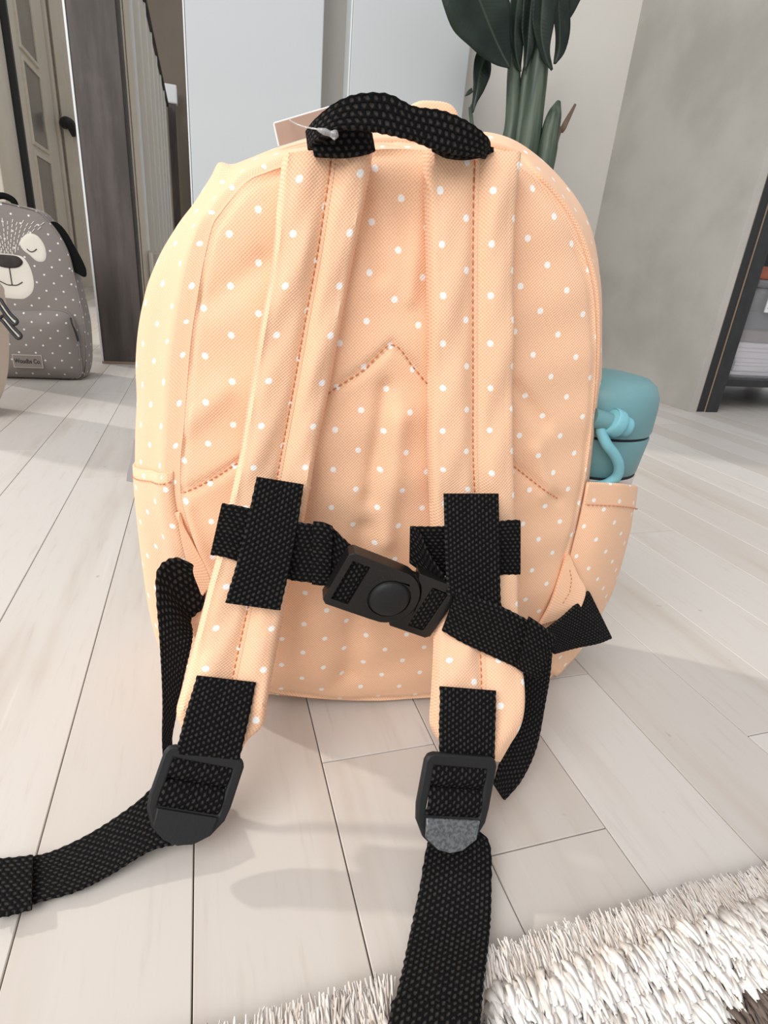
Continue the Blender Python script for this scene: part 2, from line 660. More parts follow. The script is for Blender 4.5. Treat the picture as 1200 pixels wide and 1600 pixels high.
ROWS = [((-0.0068,-0,0.3216),(0.0002,0.042,0.3362)),((0.014,0,0.3229),(0.0235,0.042,0.3389)),((0.0353,-0,0.3243),(0.0493,0.042,0.3413)),((0.0516,0,0.3214),(0.0696,0.042,0.3378)),((0.0679,-0,0.3133),(0.0895,0.042,0.3275)),((0.0845,-0,0.2997),(0.1107,0.042,0.3094)),((0.0965,-0,0.2833),(0.1254,0.042,0.2875)),((0.1053,-0,0.2655),(0.1349,0.042,0.2616)),((0.1137,-0,0.2364),(0.1419,0.042,0.2278)),((0.1189,-0,0.2081),(0.1474,0.042,0.1972)),((0.1232,-0,0.1776),(0.1529,0.042,0.1621)),((0.1248,-0,0.1445),(0.1594,0.042,0.124)),((0.1244,-0,0.1179),(0.165,0.042,0.0906)),((0.1243,-0,0.0945),(0.1676,0.042,0.0577)),((0.1197,-0,0.0675),(0.1561,0.025,0.0354)),((0.1151,-0,0.0444),(0.1495,0.018,0.0149)),((0.1103,-0,0.0202),(0.1321,0.01,0.0066)),((0.0873,-0,0.004),(0.0873,0.042,0.003)),((0.0596,-0,0.004),(0.0596,0.042,0.003)),((0.0322,-0,0.004),(0.0322,0.042,0.003)),((0.0097,-0,0.004),(0.0097,0.042,0.003)),((-0.0209,-0,0.0072),(-0.0209,0.042,0.003)),((-0.0584,-0,0.0152),(-0.0584,0.042,0.003)),((-0.0821,0,0.0295),(-0.1227,0.042,0.003)),((-0.091,0,0.0542),(-0.1323,0.042,0.0196)),((-0.0938,-0,0.0817),(-0.1374,0.042,0.0508)),((-0.0989,-0,0.1074),(-0.1392,0.042,0.0891)),((-0.1047,-0,0.1295),(-0.1397,0.042,0.1158)),((-0.1085,-0,0.1503),(-0.1398,0.042,0.1369)),((-0.1077,-0,0.1718),(-0.1388,0.042,0.161)),((-0.1052,-0,0.1889),(-0.1381,0.042,0.1782)),((-0.103,0,0.2063),(-0.1367,0.042,0.1948)),((-0.1005,-0,0.2262),(-0.1355,0.042,0.2124)),((-0.0984,-0,0.2391),(-0.1324,0.042,0.2305)),((-0.0958,-0,0.2516),(-0.1277,0.042,0.2491)),((-0.0933,-0,0.2634),(-0.123,0.042,0.261)),((-0.0906,-0,0.2738),(-0.1168,0.042,0.2727)),((-0.0875,-0,0.2837),(-0.108,0.042,0.2847)),((-0.0837,-0,0.2891),(-0.0995,0.042,0.2941)),((-0.0786,-0,0.2954),(-0.0914,0.042,0.3054)),((-0.0747,-0,0.3),(-0.0875,0.042,0.3124)),((-0.0702,0,0.3035),(-0.081,0.042,0.3123)),((-0.0647,-0,0.306),(-0.0735,0.042,0.3158)),((-0.0576,-0,0.309),(-0.0604,0.042,0.3225)),((-0.0409,-0,0.3144),(-0.0426,0.042,0.3291)),((-0.024,-0,0.3187),(-0.0258,0.042,0.3329))]
OUT = np.array([r[0] for r in ROWS])
MIDL = np.array([r[1] for r in ROWS])
NR = len(OUT)
SUB = 8
out = cr(OUT, SUB, True)
mid = cr(MIDL, SUB, True)
cen = np.array([-.012, 0.0, .165])
fro = cen + (mid - cen) * np.array([.90, 0, .93])
fro[:, 1] = .098
fro[:, 2] = np.maximum(fro[:, 2], .003)
out[:, 2] = np.maximum(out[:, 2], .0035)
mid[:, 2] = np.maximum(mid[:, 2], .003)
NS = len(out)

# back panel: rings from the centre out to the seam
NRING = 64
V = [cen.copy()]
for i in range(1, NRING + 1):
    s = (i / NRING) ** .9
    V.extend(cen + (out - cen) * s)
V = np.array(V)
rad = np.concatenate([[0], np.repeat([(i / NRING) ** .9 for i in range(1, NRING + 1)], NS)])
CHEV = [(-0.1072,-0.006,0.1538),(-0.0921,-0.006,0.163),(-0.0806,-0.006,0.172),(-0.0627,-0.006,0.1853),(-0.0468,-0.006,0.1993),(-0.0295,-0.006,0.2145),(-0.0155,-0.006,0.2251),(-0.0028,-0.006,0.2375),(0.0092,-0.006,0.2271),(0.0179,-0.006,0.2188),(0.0383,-0.006,0.2027),(0.0594,-0.006,0.1854),(0.0747,-0.006,0.1745),(0.0951,-0.006,0.1612),(0.1091,-0.006,0.1532)]
CHEV = np.array(CHEV)


def seg_dist(P, A):
    d = np.full(len(P), 9.0)
    for a, b in zip(A[:-1], A[1:]):
        a2, b2 = a[[0, 2]], b[[0, 2]]
        ab = b2 - a2
        t = np.clip(((P - a2) @ ab) / (ab @ ab), 0, 1)
        d = np.minimum(d, np.linalg.norm(P - a2 - t[:, None] * ab, axis=1))
    return d


def panel_y(x, z, r):
    P = np.column_stack([x, z])
    y = -.0085 * (1 - r ** 4) + .0034 * np.exp(-((1 - r) / .020) ** 2)
    y += .0020 * np.exp(-(seg_dist(P, CHEV) / .0022) ** 2)

    def fold(x0, z0, x1, z1, w, amp):
        a, b = np.array([x0, 0, z0]), np.array([x1, 0, z1])
        return 1.5 * amp * np.exp(-(seg_dist(P, np.array([a, b])) / w) ** 2)
    y += fold(-.004, .215, -.008, .155, .005, .0022) + fold(.004, .20, .003, .13, .006, -.0020)
    y += fold(-.010, .135, -.012, .03, .007, .0026) + fold(-.034, .12, -.030, .03, .009, -.0018)
    y += fold(.066, .22, .088, .20, .004, .0016) + fold(.085, .185, .098, .16, .005, -.0018)
    y += fold(.072, .145, .080, .08, .007, -.0030) + fold(.060, .15, .062, .06, .007, .0022)
    y += fold(-.090, .25, -.065, .27, .006, .0014) + fold(-.105, .19, -.085, .21, .006, -.0014)
    y += fold(-.108, .145, -.095, .10, .006, -.0028) + fold(-.02, .30, -.012, .27, .005, .0018)
    y += fold(.006, .31, .004, .26, .004, -.0012) + fold(-.075, .29, -.06, .20, .012, -.0012)
    y += .0006 * np.sin(x * 140 + z * 90) + .0005 * np.sin(x * 60 - z * 170 + 1)
    return y


V[:, 1] += panel_y(V[:, 0], V[:, 2], rad)
V[rad > .995, 1] = .0012
out[:, 1] = .0012
F = [(0, 1 + (j + 1) % NS, 1 + j) for j in range(NS)]
for i in range(NRING - 1):
    a, b = 1 + i * NS, 1 + (i + 1) * NS
    F += [(a + j, a + (j + 1) % NS, b + (j + 1) % NS, b + j) for j in range(NS)]
PV = V
panel_o = mk('back_panel', V, F, M['panel'], bag, np.column_stack([V[:, 0], V[:, 2]]))


def on_panel(P, off=-.0004):
    o = []
    for p in np.asarray(P):
        d = (PV[:, 0] - p[0]) ** 2 + (PV[:, 2] - p[2]) ** 2
        i = np.argsort(d)[:4]
        w = 1 / (d[i] + 1e-9)
        o.append((p[0], (PV[i, 1] * w).sum() / w.sum() + off, p[2]))
    return np.array(o)


stitches('stitching', on_panel(cr(CHEV, 14)), M['thread'], panel_o, .0034, .0022, .00040)

# gusset: swept from the seam over the bulged middle to the front outline
ND = 22


def gus(sidx, t):
    """point of the gusset at outline sample sidx (float) and depth fraction t"""
    i = int(math.floor(sidx)) % NS
    f = sidx - math.floor(sidx)
    j = (i + 1) % NS
    o = out[i] * (1 - f) + out[j] * f
    m = mid[i] * (1 - f) + mid[j] * f
    r = fro[i] * (1 - f) + fro[j] * f
    if t < .5:
        q = t / .5
        a = math.sin(q * PI / 2)
        b = 1 - math.cos(q * PI / 2)
        p = o.copy()
        lf = 1.0 if o[0] < -.04 else max(0.0, min(1.0, (-o[0] + .0) / .04))
        a = a * (.25 + .45 * lf) + q * (.75 - .45 * lf)
        p[0] += (m[0] - o[0]) * a
        p[2] += (m[2] - o[2]) * a
        p[1] += (m[1] - o[1]) * q - .0055 * math.exp(-((q - .20) / .11) ** 2) * lf
    else:
        q = (t - .5) / .5
        a = 1 - math.cos(q * PI / 2)
        b = math.sin(q * PI / 2)
        p = m.copy()
        p[0] += (r[0] - m[0]) * a
        p[2] += (r[2] - m[2]) * a
        p[1] += (r[1] - m[1]) * (.5 * b + .5 * q)
    return p


arcs = np.concatenate([[0], np.cumsum(np.linalg.norm(np.diff(mid, axis=0), axis=1))])
V, UV = [], []
for i in range(NS + 1):
    d, prev = 0.0, None
    for j in range(ND):
        p = gus(i if i < NS else 0, j / (ND - 1))
        if prev is not None:
            d += np.linalg.norm(p - prev)
        prev = p.copy()
        c_ = p - cen
        ai = arcs[i % NS]
        wr = .0006 * math.sin(ai * 75 + j * .5) + .0007 * math.sin(ai * 33 - j * .8)
        wr *= math.sin(PI * j / (ND - 1))
        nrm = np.array([c_[0], 0, c_[2]])
        nrm /= np.linalg.norm(nrm)
        # deep fold where the gusset creases at the left shoulder
        fs = (i / SUB - 39.9) / .75
        wr -= .0050 * math.exp(-fs * fs) * math.exp(-((j / (ND - 1) - .26) / .14) ** 2)
        q = p + nrm * wr
        q[2] = max(q[2], .0025)
        V.append(q)
        UV.append((d, arcs[i] if i < NS else arcs[-1] + .003))
F = grid_faces(NS + 1, ND)
gus_o = mk('gusset', V, F, M['side'], bag, UV)

# front of the bag (faces away)
V = [fro.mean(0) + np.array([0, .014, 0])]
for i in range(1, 13):
    s = i / 12
    q = V[0] + (fro - V[0]) * s
    q[:, 1] = .098 + .014 * (1 - s ** 3)
    V.extend(q)
V = np.array(V)
F = [(0, 1 + j, 1 + (j + 1) % NS) for j in range(NS)]
for i in range(11):
    a, b = 1 + i * NS, 1 + (i + 1) * NS
    F += [(a + j, b + j, b + (j + 1) % NS, a + (j + 1) % NS) for j in range(NS)]
mk('front_panel', V, F, M['panel'], bag, np.column_stack([V[:, 0], V[:, 2]]))

# piping along the top and right seam
pp = []
for i in list(range(43 * SUB, NS, 4)) + list(range(0, int(9.3 * SUB), 4)):
    o = out[i]
    m = mid[i]
    d = m - o
    k_ = .12 if 3 * SUB < i < 20 * SUB else .35
    pp.append(o + d * k_ + np.array([0, -.0012, 0]))
tube('piping', pp, [.0021] * (len(pp) - 5) + [.0019, .0016, .0012, .0008, .0003], M['plain_peach'], bag, 8, 2)

# rounded flap rising behind the carry handle
hp = [(.004, .060, .335), (.009, .060, .3515), (.021, .060, .3555), (.034, .060, .353), (.041, .060, .335)]
V, UV = [], []
H2 = cr(hp, 8)
c0 = np.array([.022, .060, .318])
for dy, sc in ((-.006, .80), (-.006, .93), (-.003, .99), (0, 1), (.003, .99), (.006, .93), (.006, .8)):
    for p in H2:
        q = c0 + (p - c0) * sc
        q[1] += dy
        V.append(q)
        UV.append((q[0], q[2]))
mk('top_flap', V, grid_faces(7, len(H2)), M['plain_peach'], bag, UV)


def side_pocket(name, s0, s1, nq, A, hem, mat, n=18, t0=.02, t1=.98, skew=None):
    V, UV = [], []
    PU = np.zeros(nq + 1)
    for a in range(nq + 1):
        q = a / nq
        pv = None
        du = 0.0
        sx = s0 + (s1 - s0) * q
        for j in range(n + 1):
            t = t0 + (t1 - t0) * j / n
            p = gus(sx, t)
            side = 1.0 if p[0] > 0 else -1.0
            off = .0016 if A[0][1] > .01 else .0012
            am = np.interp(q, [x[0] for x in A], [x[1] for x in A])
            b = math.sin(PI * (j / n) ** (skew or 1.0))
            p[0] += side * (off + am * (max(b, 0) ** .75))
            p[2] = max(p[2], .003)
            V.append(p)
            if pv is not None:
                du += np.linalg.norm(p - pv)
            pv = p.copy()
            UV.append((du, p[2] * 1.02))
    o = mk(name, V, grid_faces(nq + 1, n + 1), mat, bag, UV)
    sd = o.modifiers.new('cloth', 'SOLIDIFY')
    sd.thickness = .0018
    sd.offset = 0
    V = np.array(V)
    hk_ = .006 if A[0][1] > .01 else .001
    # folded hem along the mouth, and its stitching
    rows = [(tuple(V[(n + 1) * hem + j] * np.array([1, 1, 1]) + (V[(n + 1) * hem + j] - cen) * np.array([hk_, .0, 0])),
             tuple(V[j] + (V[j] - cen) * np.array([hk_, 0, 0]) + np.array([0, 0, .0006]))) for j in range(n + 1)]
    ribbon('hem', rows, mat, o, .0022 if A[0][1] > .01 else .0012, 2)
    st = [V[(n + 1) * hem + j] + (V[(n + 1) * hem + j] - cen) * np.array([hk_ * 1.6 + .006, 0, 0]) + np.array([0, -.0014, .0004]) for j in range(n + 1)]
    stitches('stitching', st, M['thread'], o, .0034, .0021, .00038, (0, 0, 0))
    return o


side_pocket('side_pocket', 28.7 * SUB, 22.9 * SUB, 24, [(0, .0004), (1, .0004)], 1, M['side'], t0=.03)
side_pocket('side_pocket', 10.42 * SUB, 15.6 * SUB, 24, [(0,.031),(.15,.032),(.5,.026),(.75,.014),(.9,.006),(1,.001)], 2, M['side'], skew=.62)

# triangular anchor wings at the bottom corners
ribbon('anchor_wing', [((-0.1114,0.001,0.1424),(-0.11,0.001,0.1379)),((-0.1096,-0.001,0.128),(-0.1031,-0.001,0.1241)),((-0.1071,-0.003,0.1132),(-0.0945,-0.003,0.1028)),((-0.1063,-0.003,0.103),(-0.0991,-0.003,0.0924))], M['plain_peach'], bag, .003, 6)
ribbon('anchor_wing', [((-0.1084,-0.002,0.092),(-0.0951,-0.002,0.0895)),((-0.1094,-0.002,0.0725),(-0.0977,-0.002,0.0675)),((-0.1069,-0.002,0.0656),(-0.1006,-0.002,0.0608))], M['plain_peach'], bag, .003, 6)
w2, _m, _n, _w, _a = ribbon('anchor_wing', [((0.1232,0.001,0.1137),(0.1252,0.001,0.1146)),((0.1199,-0.002,0.0981),(0.1331,-0.002,0.1012)),((0.1165,-0.004,0.0802),(0.14,-0.004,0.0908)),((0.1117,-0.005,0.0662),(0.1386,-0.005,0.0752))], M['plain_peach'], bag, .003, 6)
stitches('stitching', [(0.1228,-0.0075,0.1082),(0.1257,-0.0075,0.1012),(0.1266,-0.0075,0.0918),(0.1228,-0.0075,0.0808)], M['thread'], w2, .003, .002, .0004)

# padded shoulder straps
def pad_profile(s0, T=.0080, Tb=.0045, n=26):
    pr = []
    for i in range(n + 1):
        s = i / n
        q = s / s0 if s < s0 else (s - s0) / (1 - s0)
        lobe = .42 + .58 * (1 - abs(2 * q - 1) ** 2.4)
        e = min(s, 1 - s) / .10
        edge = math.sqrt(max(0, 1 - (1 - min(e, 1)) ** 2))
        pr.append((s, T * (lobe if e >= 1 else lobe * .5 + .5) * edge))
    bk = []
    for i in range(n - 1, 0, -1):
        s = i / n
        e = min(s, 1 - s) / .12
        bk.append((s, -Tb * math.sqrt(max(0, 1 - (1 - min(e, 1)) ** 2))))
    return pr + bk


def shoulder_strap(rows, s0f, mat, seed):
    rr = random.Random(seed)
    ph = [rr.random() * 6 for _ in range(6)]

    def wr(s, a, h):
        if h <= 0:
            return 0.0
        return (.0007 * math.sin(a * 95 + s * 6 + ph[0]) + .0006 * math.sin(a * 50 - s * 9 + ph[1])
                + .0005 * math.sin(a * 160 + s * 14 + ph[2])) * min(1, h / .003) * min(1, (abs(s - s0f) / .16) ** 2)
    o, Mp, Nn, W, arc = ribbon('shoulder_strap', rows, mat, bag, n=10, prof=pad_profile(s0f), disp=wr)
    e = arc[-1] * .985
    idx = [i for i in range(len(arc)) if arc[i] < e * .955]
    L0 = Mp - W / 2
    hgt = .0080 * .42 + .0002
    seam = [(tuple(L0[i] + W[i] * (s0f - .012) + Nn[i] * (hgt + .0006)), tuple(L0[i] + W[i] * (s0f + .030) + Nn[i] * (hgt + .0006))) for i in idx]
    ribbon('seam_tape', seam, M['plain_peach'], o, .0016, 1)
    st = [L0[i] + W[i] * (s0f - .022) + Nn[i] * (hgt + .0010) for i in idx]
    stitches('stitching', st, M['thread'], o, .0034, .0022, .00040, (0, 0, 0))
    return o


SL = shoulder_strap([((-0.0574,-0.006,0.3108),(-0.0185,-0.006,0.3174)),((-0.0584,-0.0075,0.3021),(-0.0193,-0.0075,0.3094)),((-0.0599,-0.009,0.2883),(-0.0218,-0.009,0.2932)),((-0.0615,-0.01,0.2727),(-0.0246,-0.01,0.2758)),((-0.0663,-0.011,0.2451),(-0.0289,-0.011,0.2477)),((-0.0715,-0.012,0.2155),(-0.0333,-0.012,0.2158)),((-0.0764,-0.014,0.1839),(-0.0387,-0.014,0.185)),((-0.0803,-0.017,0.1646),(-0.0414,-0.017,0.1652)),((-0.087,-0.023,0.1351),(-0.0471,-0.023,0.1311)),((-0.0931,-0.03,0.1128),(-0.0523,-0.03,0.1099)),((-0.1001,-0.042,0.0859),(-0.0575,-0.042,0.0839)),((-0.1052,-0.055,0.0685),(-0.0623,-0.055,0.0613)),((-0.1071,-0.06,0.06),(-0.0642,-0.06,0.0498)),((-0.1046,-0.063,0.0519),(-0.0709,-0.063,0.0446)),((-0.1009,-0.065,0.0476),(-0.0754,-0.065,0.0383))], .56, M['strap'], 3)
SR = shoulder_strap([((0.0041,-0.006,0.3204),(0.0494,-0.006,0.3234)),((0.0048,-0.0075,0.3111),(0.0494,-0.0075,0.3133)),((0.0066,-0.009,0.2972),(0.05,-0.009,0.3014)),((0.0104,-0.012,0.2649),(0.0536,-0.012,0.2682)),((0.0157,-0.014,0.2202),(0.0608,-0.014,0.2225)),((0.0184,-0.017,0.1876),(0.066,-0.017,0.189)),((0.0215,-0.02,0.1637),(0.0715,-0.02,0.1567)),((0.0255,-0.029,0.1257),(0.0755,-0.029,0.121)),((0.0261,-0.041,0.1004),(0.0755,-0.041,0.0988)),((0.0255,-0.05,0.0859),(0.0762,-0.05,0.0835)),((0.022,-0.066,0.0714),(0.0747,-0.066,0.0678)),((0.0199,-0.076,0.0592),(0.0717,-0.076,0.0536)),((0.0219,-0.081,0.054),(0.0645,-0.081,0.0438)),((0.0253,-0.084,0.0506),(0.0587,-0.084,0.0365))], .52, M['strap_r'], 8)

# webbing: chest patches and chest strap
ribbon('webbing_patch', [((-0.0682,-0.03,0.1747),(-0.0455,-0.03,0.1711)),((-0.0752,-0.0385,0.1428),(-0.0501,-0.0385,0.1398)),((-0.0832,-0.0455,0.1142),(-0.0564,-0.0455,0.1089))], M['web'], SL, .0022, 14, wave=.0002)
ribbon('webbing_patch', [((0.0253,-0.0335,0.1687),(0.0552,-0.0335,0.1691)),((0.0264,-0.0432,0.1446),(0.0571,-0.0432,0.1407)),((0.0276,-0.0492,0.1273),(0.0589,-0.0492,0.1189)),((0.0283,-0.0525,0.1197),(0.0599,-0.0525,0.1102))], M['web'], SR, .0022, 14, wave=.0002)
chest = mk('chest_strap', [(0, 0, 0)], [], M['web'], bag) if False else None
cs, *_ = ribbon('chest_strap', [((-0.0909,-0.0315,0.1333),(-0.0845,-0.0315,0.1614)),((-0.0806,-0.033,0.1314),(-0.074,-0.033,0.1601)),((-0.0542,-0.035,0.121),(-0.0468,-0.035,0.1529)),((-0.0396,-0.038,0.1198),(-0.0337,-0.038,0.153)),((-0.0298,-0.0405,0.1184),(-0.0253,-0.0405,0.1464)),((-0.0214,-0.041,0.1158),(-0.0178,-0.041,0.1394))], M['web'], bag, .0020, 10, wave=.0002)
ribbon('folded_end', [((-0.0404,-0.04,0.1202),(-0.0409,-0.04,0.1559)),((-0.0355,-0.0412,0.1201),(-0.036,-0.0412,0.1558)),((-0.0316,-0.0412,0.1204),(-0.0315,-0.0412,0.1538))], M['web'], cs, .0026, 6)
c2, *_ = ribbon('chest_strap', [((0.0169,-0.036,0.1226),(0.0093,-0.036,0.1514)),((0.0328,-0.037,0.1225),(0.0254,-0.037,0.1519)),((0.0544,-0.0378,0.123),(0.0493,-0.0378,0.1542)),((0.0656,-0.0378,0.1228),(0.0598,-0.0378,0.1557)),((0.0746,-0.0365,0.1219),(0.0683,-0.0365,0.1555))], M['web'], bag, .0020, 10, wave=.0002)
ribbon('folded_end', [((0.0102,-0.0385,0.1311),(0.0083,-0.0385,0.1526)),((0.0186,-0.041,0.1254),(0.0126,-0.041,0.1509)),((0.0276,-0.0445,0.1187),(0.0173,-0.0445,0.1409)),((0.0353,-0.0475,0.1125),(0.0253,-0.0475,0.1302))], M['web'], c2, .0018, 8)
c3, *_ = ribbon('chest_strap', [((0.0282,-0.052,0.0976),(0.0336,-0.052,0.1231)),((0.0384,-0.056,0.0926),(0.0431,-0.056,0.12)),((0.0523,-0.06,0.0871),(0.0562,-0.06,0.1167)),((0.0665,-0.0635,0.0814),(0.0705,-0.0635,0.1103)),((0.0814,-0.065,0.074),(0.0862,-0.065,0.1007))], M['web'], bag, .0020, 10, wave=.0002)
ribbon('folded_end', [((0.0681,-0.065,0.0812),(0.0695,-0.065,0.1137)),((0.0734,-0.0662,0.0781),(0.0766,-0.0662,0.1092)),((0.0816,-0.0662,0.0741),(0.0858,-0.0662,0.1016))], M['web'], c3, .0030, 6)

# centre release buckle
b0, bx, bt = [np.array(q) for q in [(-0.0013,-0.047,0.1186),(0.0346,-0.047,0.1033),(0.0072,-0.047,0.1481)]]
U = bx - b0
U /= np.linalg.norm(U)
Nb = np.array([0, -1.0, 0])
Vv = np.cross(Nb, U) * -1
Vv = np.cross(U, Nb) * -1.0
if Vv[2] < 0:
    Vv = -Vv
Nb = np.array([.03, -.985, -.10])
Nb -= U * (Nb @ U)
Nb -= Vv * (Nb @ Vv) * 0
Nb /= np.linalg.norm(Nb)
Vv = np.cross(Nb, U)
if Vv[2] < 0:
    Vv = -Vv
HB = .0163
fr = (b0, U, Vv, Nb)
sock = [(-.0307 + .002, -HB), (-.004, -HB)] + arcpts(.0, 0, .0152, HB, -80, 80, 14) + [(-.004, HB), (-.0307 + .002, HB), (-.0310, HB - .002), (-.0310, -HB + .002)]
slotL = [(-.0275, -HB * .76), (-.0178, -HB * .76), (-.0178, HB * .74), (-.0275, HB * .74)]
ring = arcpts(.0, -.001, .0112, .0112, 0, 360, 28)[:-1]
bk = plate('buckle_socket', sock, [slotL[::-1], ring[::-1]], .0085, fr, M['plastic'], bag, .0010)
fr2 = (b0 - Nb * .0010, U, Vv, Nb)
HP = HB * 1.04
plug = [(.0090, -HP), (.0312, -HP), (.0335, -HP + .002), (.0335, HP - .001), (.0320, HP + .001), (.0075, HP + .001)] + \
    [(.0162 * math.cos(math.radians(a)), HP * 1.02 * math.sin(math.radians(a))) for a in (58, 45, 30, 15, 0, -15, -30, -45, -54)]
slotR = [(.0182, -HP * .78), (.0280, -HP * .78), (.0280, HP * .78), (.0182, HP * .78)]
pl = plate('buckle_plug', plug, [slotR[::-1]], .0080, fr2, M['plastic'], bag, .0010)
plate('plug_tongue', rrect(-.012, -HB * .80, .020, HB * .92, .002), [], .0030, (b0 - Nb * .0022, U, Vv, Nb), M['plastic'], pl, .0004)
# domed release button seated in a ring
V = []
for r, h in ((.0110, -.003), (.0110, -.0002), (.0106, -.0002), (.0103, .0012), (.0096, .0022), (.0080, .0029), (.0055, .0034), (.0030, .0037), (.0010, .0038)):
    for j in range(36):
        a = 2 * PI * j / 36
        V.append(b0 + U * (r * math.cos(a)) + Vv * (r * math.sin(a) - .001) + Nb * (.0035 + h))
F = grid_faces(9, 36, True) + [tuple(range(8 * 36, 9 * 36))]
mk('release_button', V, F, M['plastic2'], bk, sharp=35)
for x0, par in ((-.0226, bk), (.0231, pl)):
    hw = .0047
    rows = []
    for i in range(7):
        q = -1 + 2 * i / 6
        c_ = b0 + Vv * (HB * .76 * q) + Nb * (.0012)
        rows.append((tuple(c_ + U * (x0 + hw)), tuple(c_ + U * (x0 - hw))))
    ribbon('webbing_loop', rows[::-1], M['web'], par, .0030, 4)

# lower webbing and ladder buckles
ribbon('lower_webbing', [((-0.0966,-0.058,0.0804),(-0.0683,-0.058,0.0743)),((-0.0988,-0.064,0.0739),(-0.07,-0.064,0.0666)),((-0.1008,-0.071,0.0685),(-0.072,-0.071,0.0593)),((-0.1032,-0.076,0.0596),(-0.0747,-0.076,0.0479)),((-0.105,-0.0785,0.0522),(-0.0768,-0.0785,0.0397))], M['web'], SL, .0022, 10, wave=.0002)
ribbon('lower_webbing', [((0.0226,-0.076,0.0811),(0.0536,-0.076,0.0761)),((0.022,-0.0815,0.0746),(0.0526,-0.0815,0.0698)),((0.0208,-0.0875,0.068),(0.0515,-0.0875,0.0611)),((0.0203,-0.0935,0.0595),(0.0508,-0.0935,0.0501)),((0.0206,-0.096,0.0516),(0.0509,-0.096,0.044))], M['web'], SR, .0022, 10, wave=.0002)


def ladder(tl, tr, tip, wid, tongue):
    tl, tr, tip = [np.array(q, float) for q in (tl, tr, tip)]
    U = tr - tl
    U /= np.linalg.norm(U)
    top = (tl + tr) / 2
    D = tip - top
    D -= U * (D @ U)
    ln = np.linalg.norm(D)
    D /= ln
    Nn = np.cross(D, U)
    if Nn[1] > 0:
        Nn = -Nn
    h = wid / 2
    outer = [(-h + .004, 0), (h - .004, 0), (h - .0012, .0012), (h, .004), (h, ln * .55), (h - .001, ln * .70), (h * .72, ln * .86), (h * .38, ln * .96), (0.0, ln),
             (-h * .38, ln * .96), (-h * .72, ln * .86), (-h + .001, ln * .70), (-h, ln * .55), (-h, .004), (-h + .0012, .0012)]
    hw = h * .74
    hole = [(-hw, ln * .13), (hw, ln * .13), (hw, ln * .64), (-hw, ln * .64)]
    side = plate('ladder_buckle', outer, [hole[::-1]], .0040, (top, U, D, Nn), M['plastic2'], bag, .0012,
                 bend=lambda x, y: .0025 * (2 * y / ln - 1) ** 2 * (1 if y > ln * .5 else .4))
    # cross bar
    a, b = top + D * ln * .37 - U * hw - Nn * .0022, top + D * ln * .37 + U * hw - Nn * .0022
    tube('cross_bar', [a, b], .0016, M['plastic'], side, 10, 2)
    # tongue lip
    lip = [(-hw, ln * .655), (hw, ln * .655), (h * .70, ln * .84), (h * .36, ln * .945), (0, ln * .975), (-h * .36, ln * .945), (-h * .70, ln * .84)]
    plate('tongue', lip, [], .0016, (top + Nn * .0030, U, D, Nn), M[tongue], side, .0005, bend=lambda x, y: .0025 * (2 * y / ln - 1) ** 2)
    # webbing laced over the bar
    for f0, f1, e in ((.10, .355, -.0014), (.385, .66, -.0004)):
        rows = []
        for i in range(7):
            q = i / 6
            c_ = top + D * (ln * (f0 + (f1 - f0) * q)) + Nn * (e + .0030 * math.sin(PI * q) ** .7)
            rows.append((tuple(c_ - U * hw * 1.02), tuple(c_ + U * hw * 1.02)))
        ribbon('laced_webbing', rows, M['web'], side, .0022, 4)
    return side


k = NT('sheen_grey_plastic')
nz = k.noise(k.obj(), 700, 3)
k.base(k.mix(k.ramp(nz, .35, .65), (.05, .053, .057, 1), (.13, .135, .14, 1)))  # light reflected by the tongue put into its colour as paler grey
k.rough(.30, .8)
k.bump(nz, .25, .0006)
M['tongue'] = k.m
ladder(*[(-0.109,-0.0755,0.0556),(-0.073,-0.0755,0.0421),(-0.0974,-0.0965,0.0115)], .0390, 'plastic2')
ladder(*[(0.0113,-0.0955,0.0595),(0.0522,-0.0955,0.0512),(0.0305,-0.1146,0.0125)], .0385, 'tongue')

# free tails lying on the floor
tl, *_ = ribbon('strap_tail', [((-0.1075,-0.0545,0.016),(-0.0896,-0.0861,0.012)),((-0.1171,-0.0568,0.014),(-0.1008,-0.0937,0.01)),((-0.1268,-0.0716,0.014),(-0.1162,-0.0961,0.009)),((-0.1445,-0.0811,0.008),(-0.1334,-0.1034,0.005)),((-0.1605,-0.0864,0.004),(-0.1461,-0.1085,0.004)),((-0.1712,-0.088,0.003),(-0.1607,-0.1106,0.003)),((-0.185,-0.0876,0.003),(-0.1744,-0.1143,0.003)),((-0.2019,-0.0856,0.003),(-0.1885,-0.1156,0.003)),((-0.2193,-0.0824,0.003),(-0.2054,-0.115,0.003))], M['web'], bag, .0020, 10, wave=.0003)
ribbon('folded_end', [((-0.1699,-0.0893,0.0055),(-0.1613,-0.1151,0.0055)),((-0.1785,-0.0895,0.0055),(-0.1687,-0.1165,0.0055)),((-0.1866,-0.0892,0.0055),(-0.1758,-0.1172,0.0055))], M['web'], tl, .0022, 6, wave=.0003)
tr, *_ = ribbon('strap_tail', [((0.0262,-0.1017,0.016),(0.0411,-0.1063,0.016)),((0.0167,-0.1083,0.013),(0.0468,-0.1145,0.013)),((0.007,-0.13,0.01),(0.0398,-0.1369,0.01)),((-0.0015,-0.1481,0.01),(0.0332,-0.1526,0.01)),((-0.0101,-0.1669,0.016),(0.0233,-0.1713,0.016)),((-0.0169,-0.1799,0.019),(0.0167,-0.1845,0.019)),((-0.0217,-0.189,0.02),(0.0119,-0.1937,0.02)),((-0.0241,-0.1955,0.02),(0.009,-0.2003,0.02))], M['web'], bag, .0020, 10, wave=.0003)
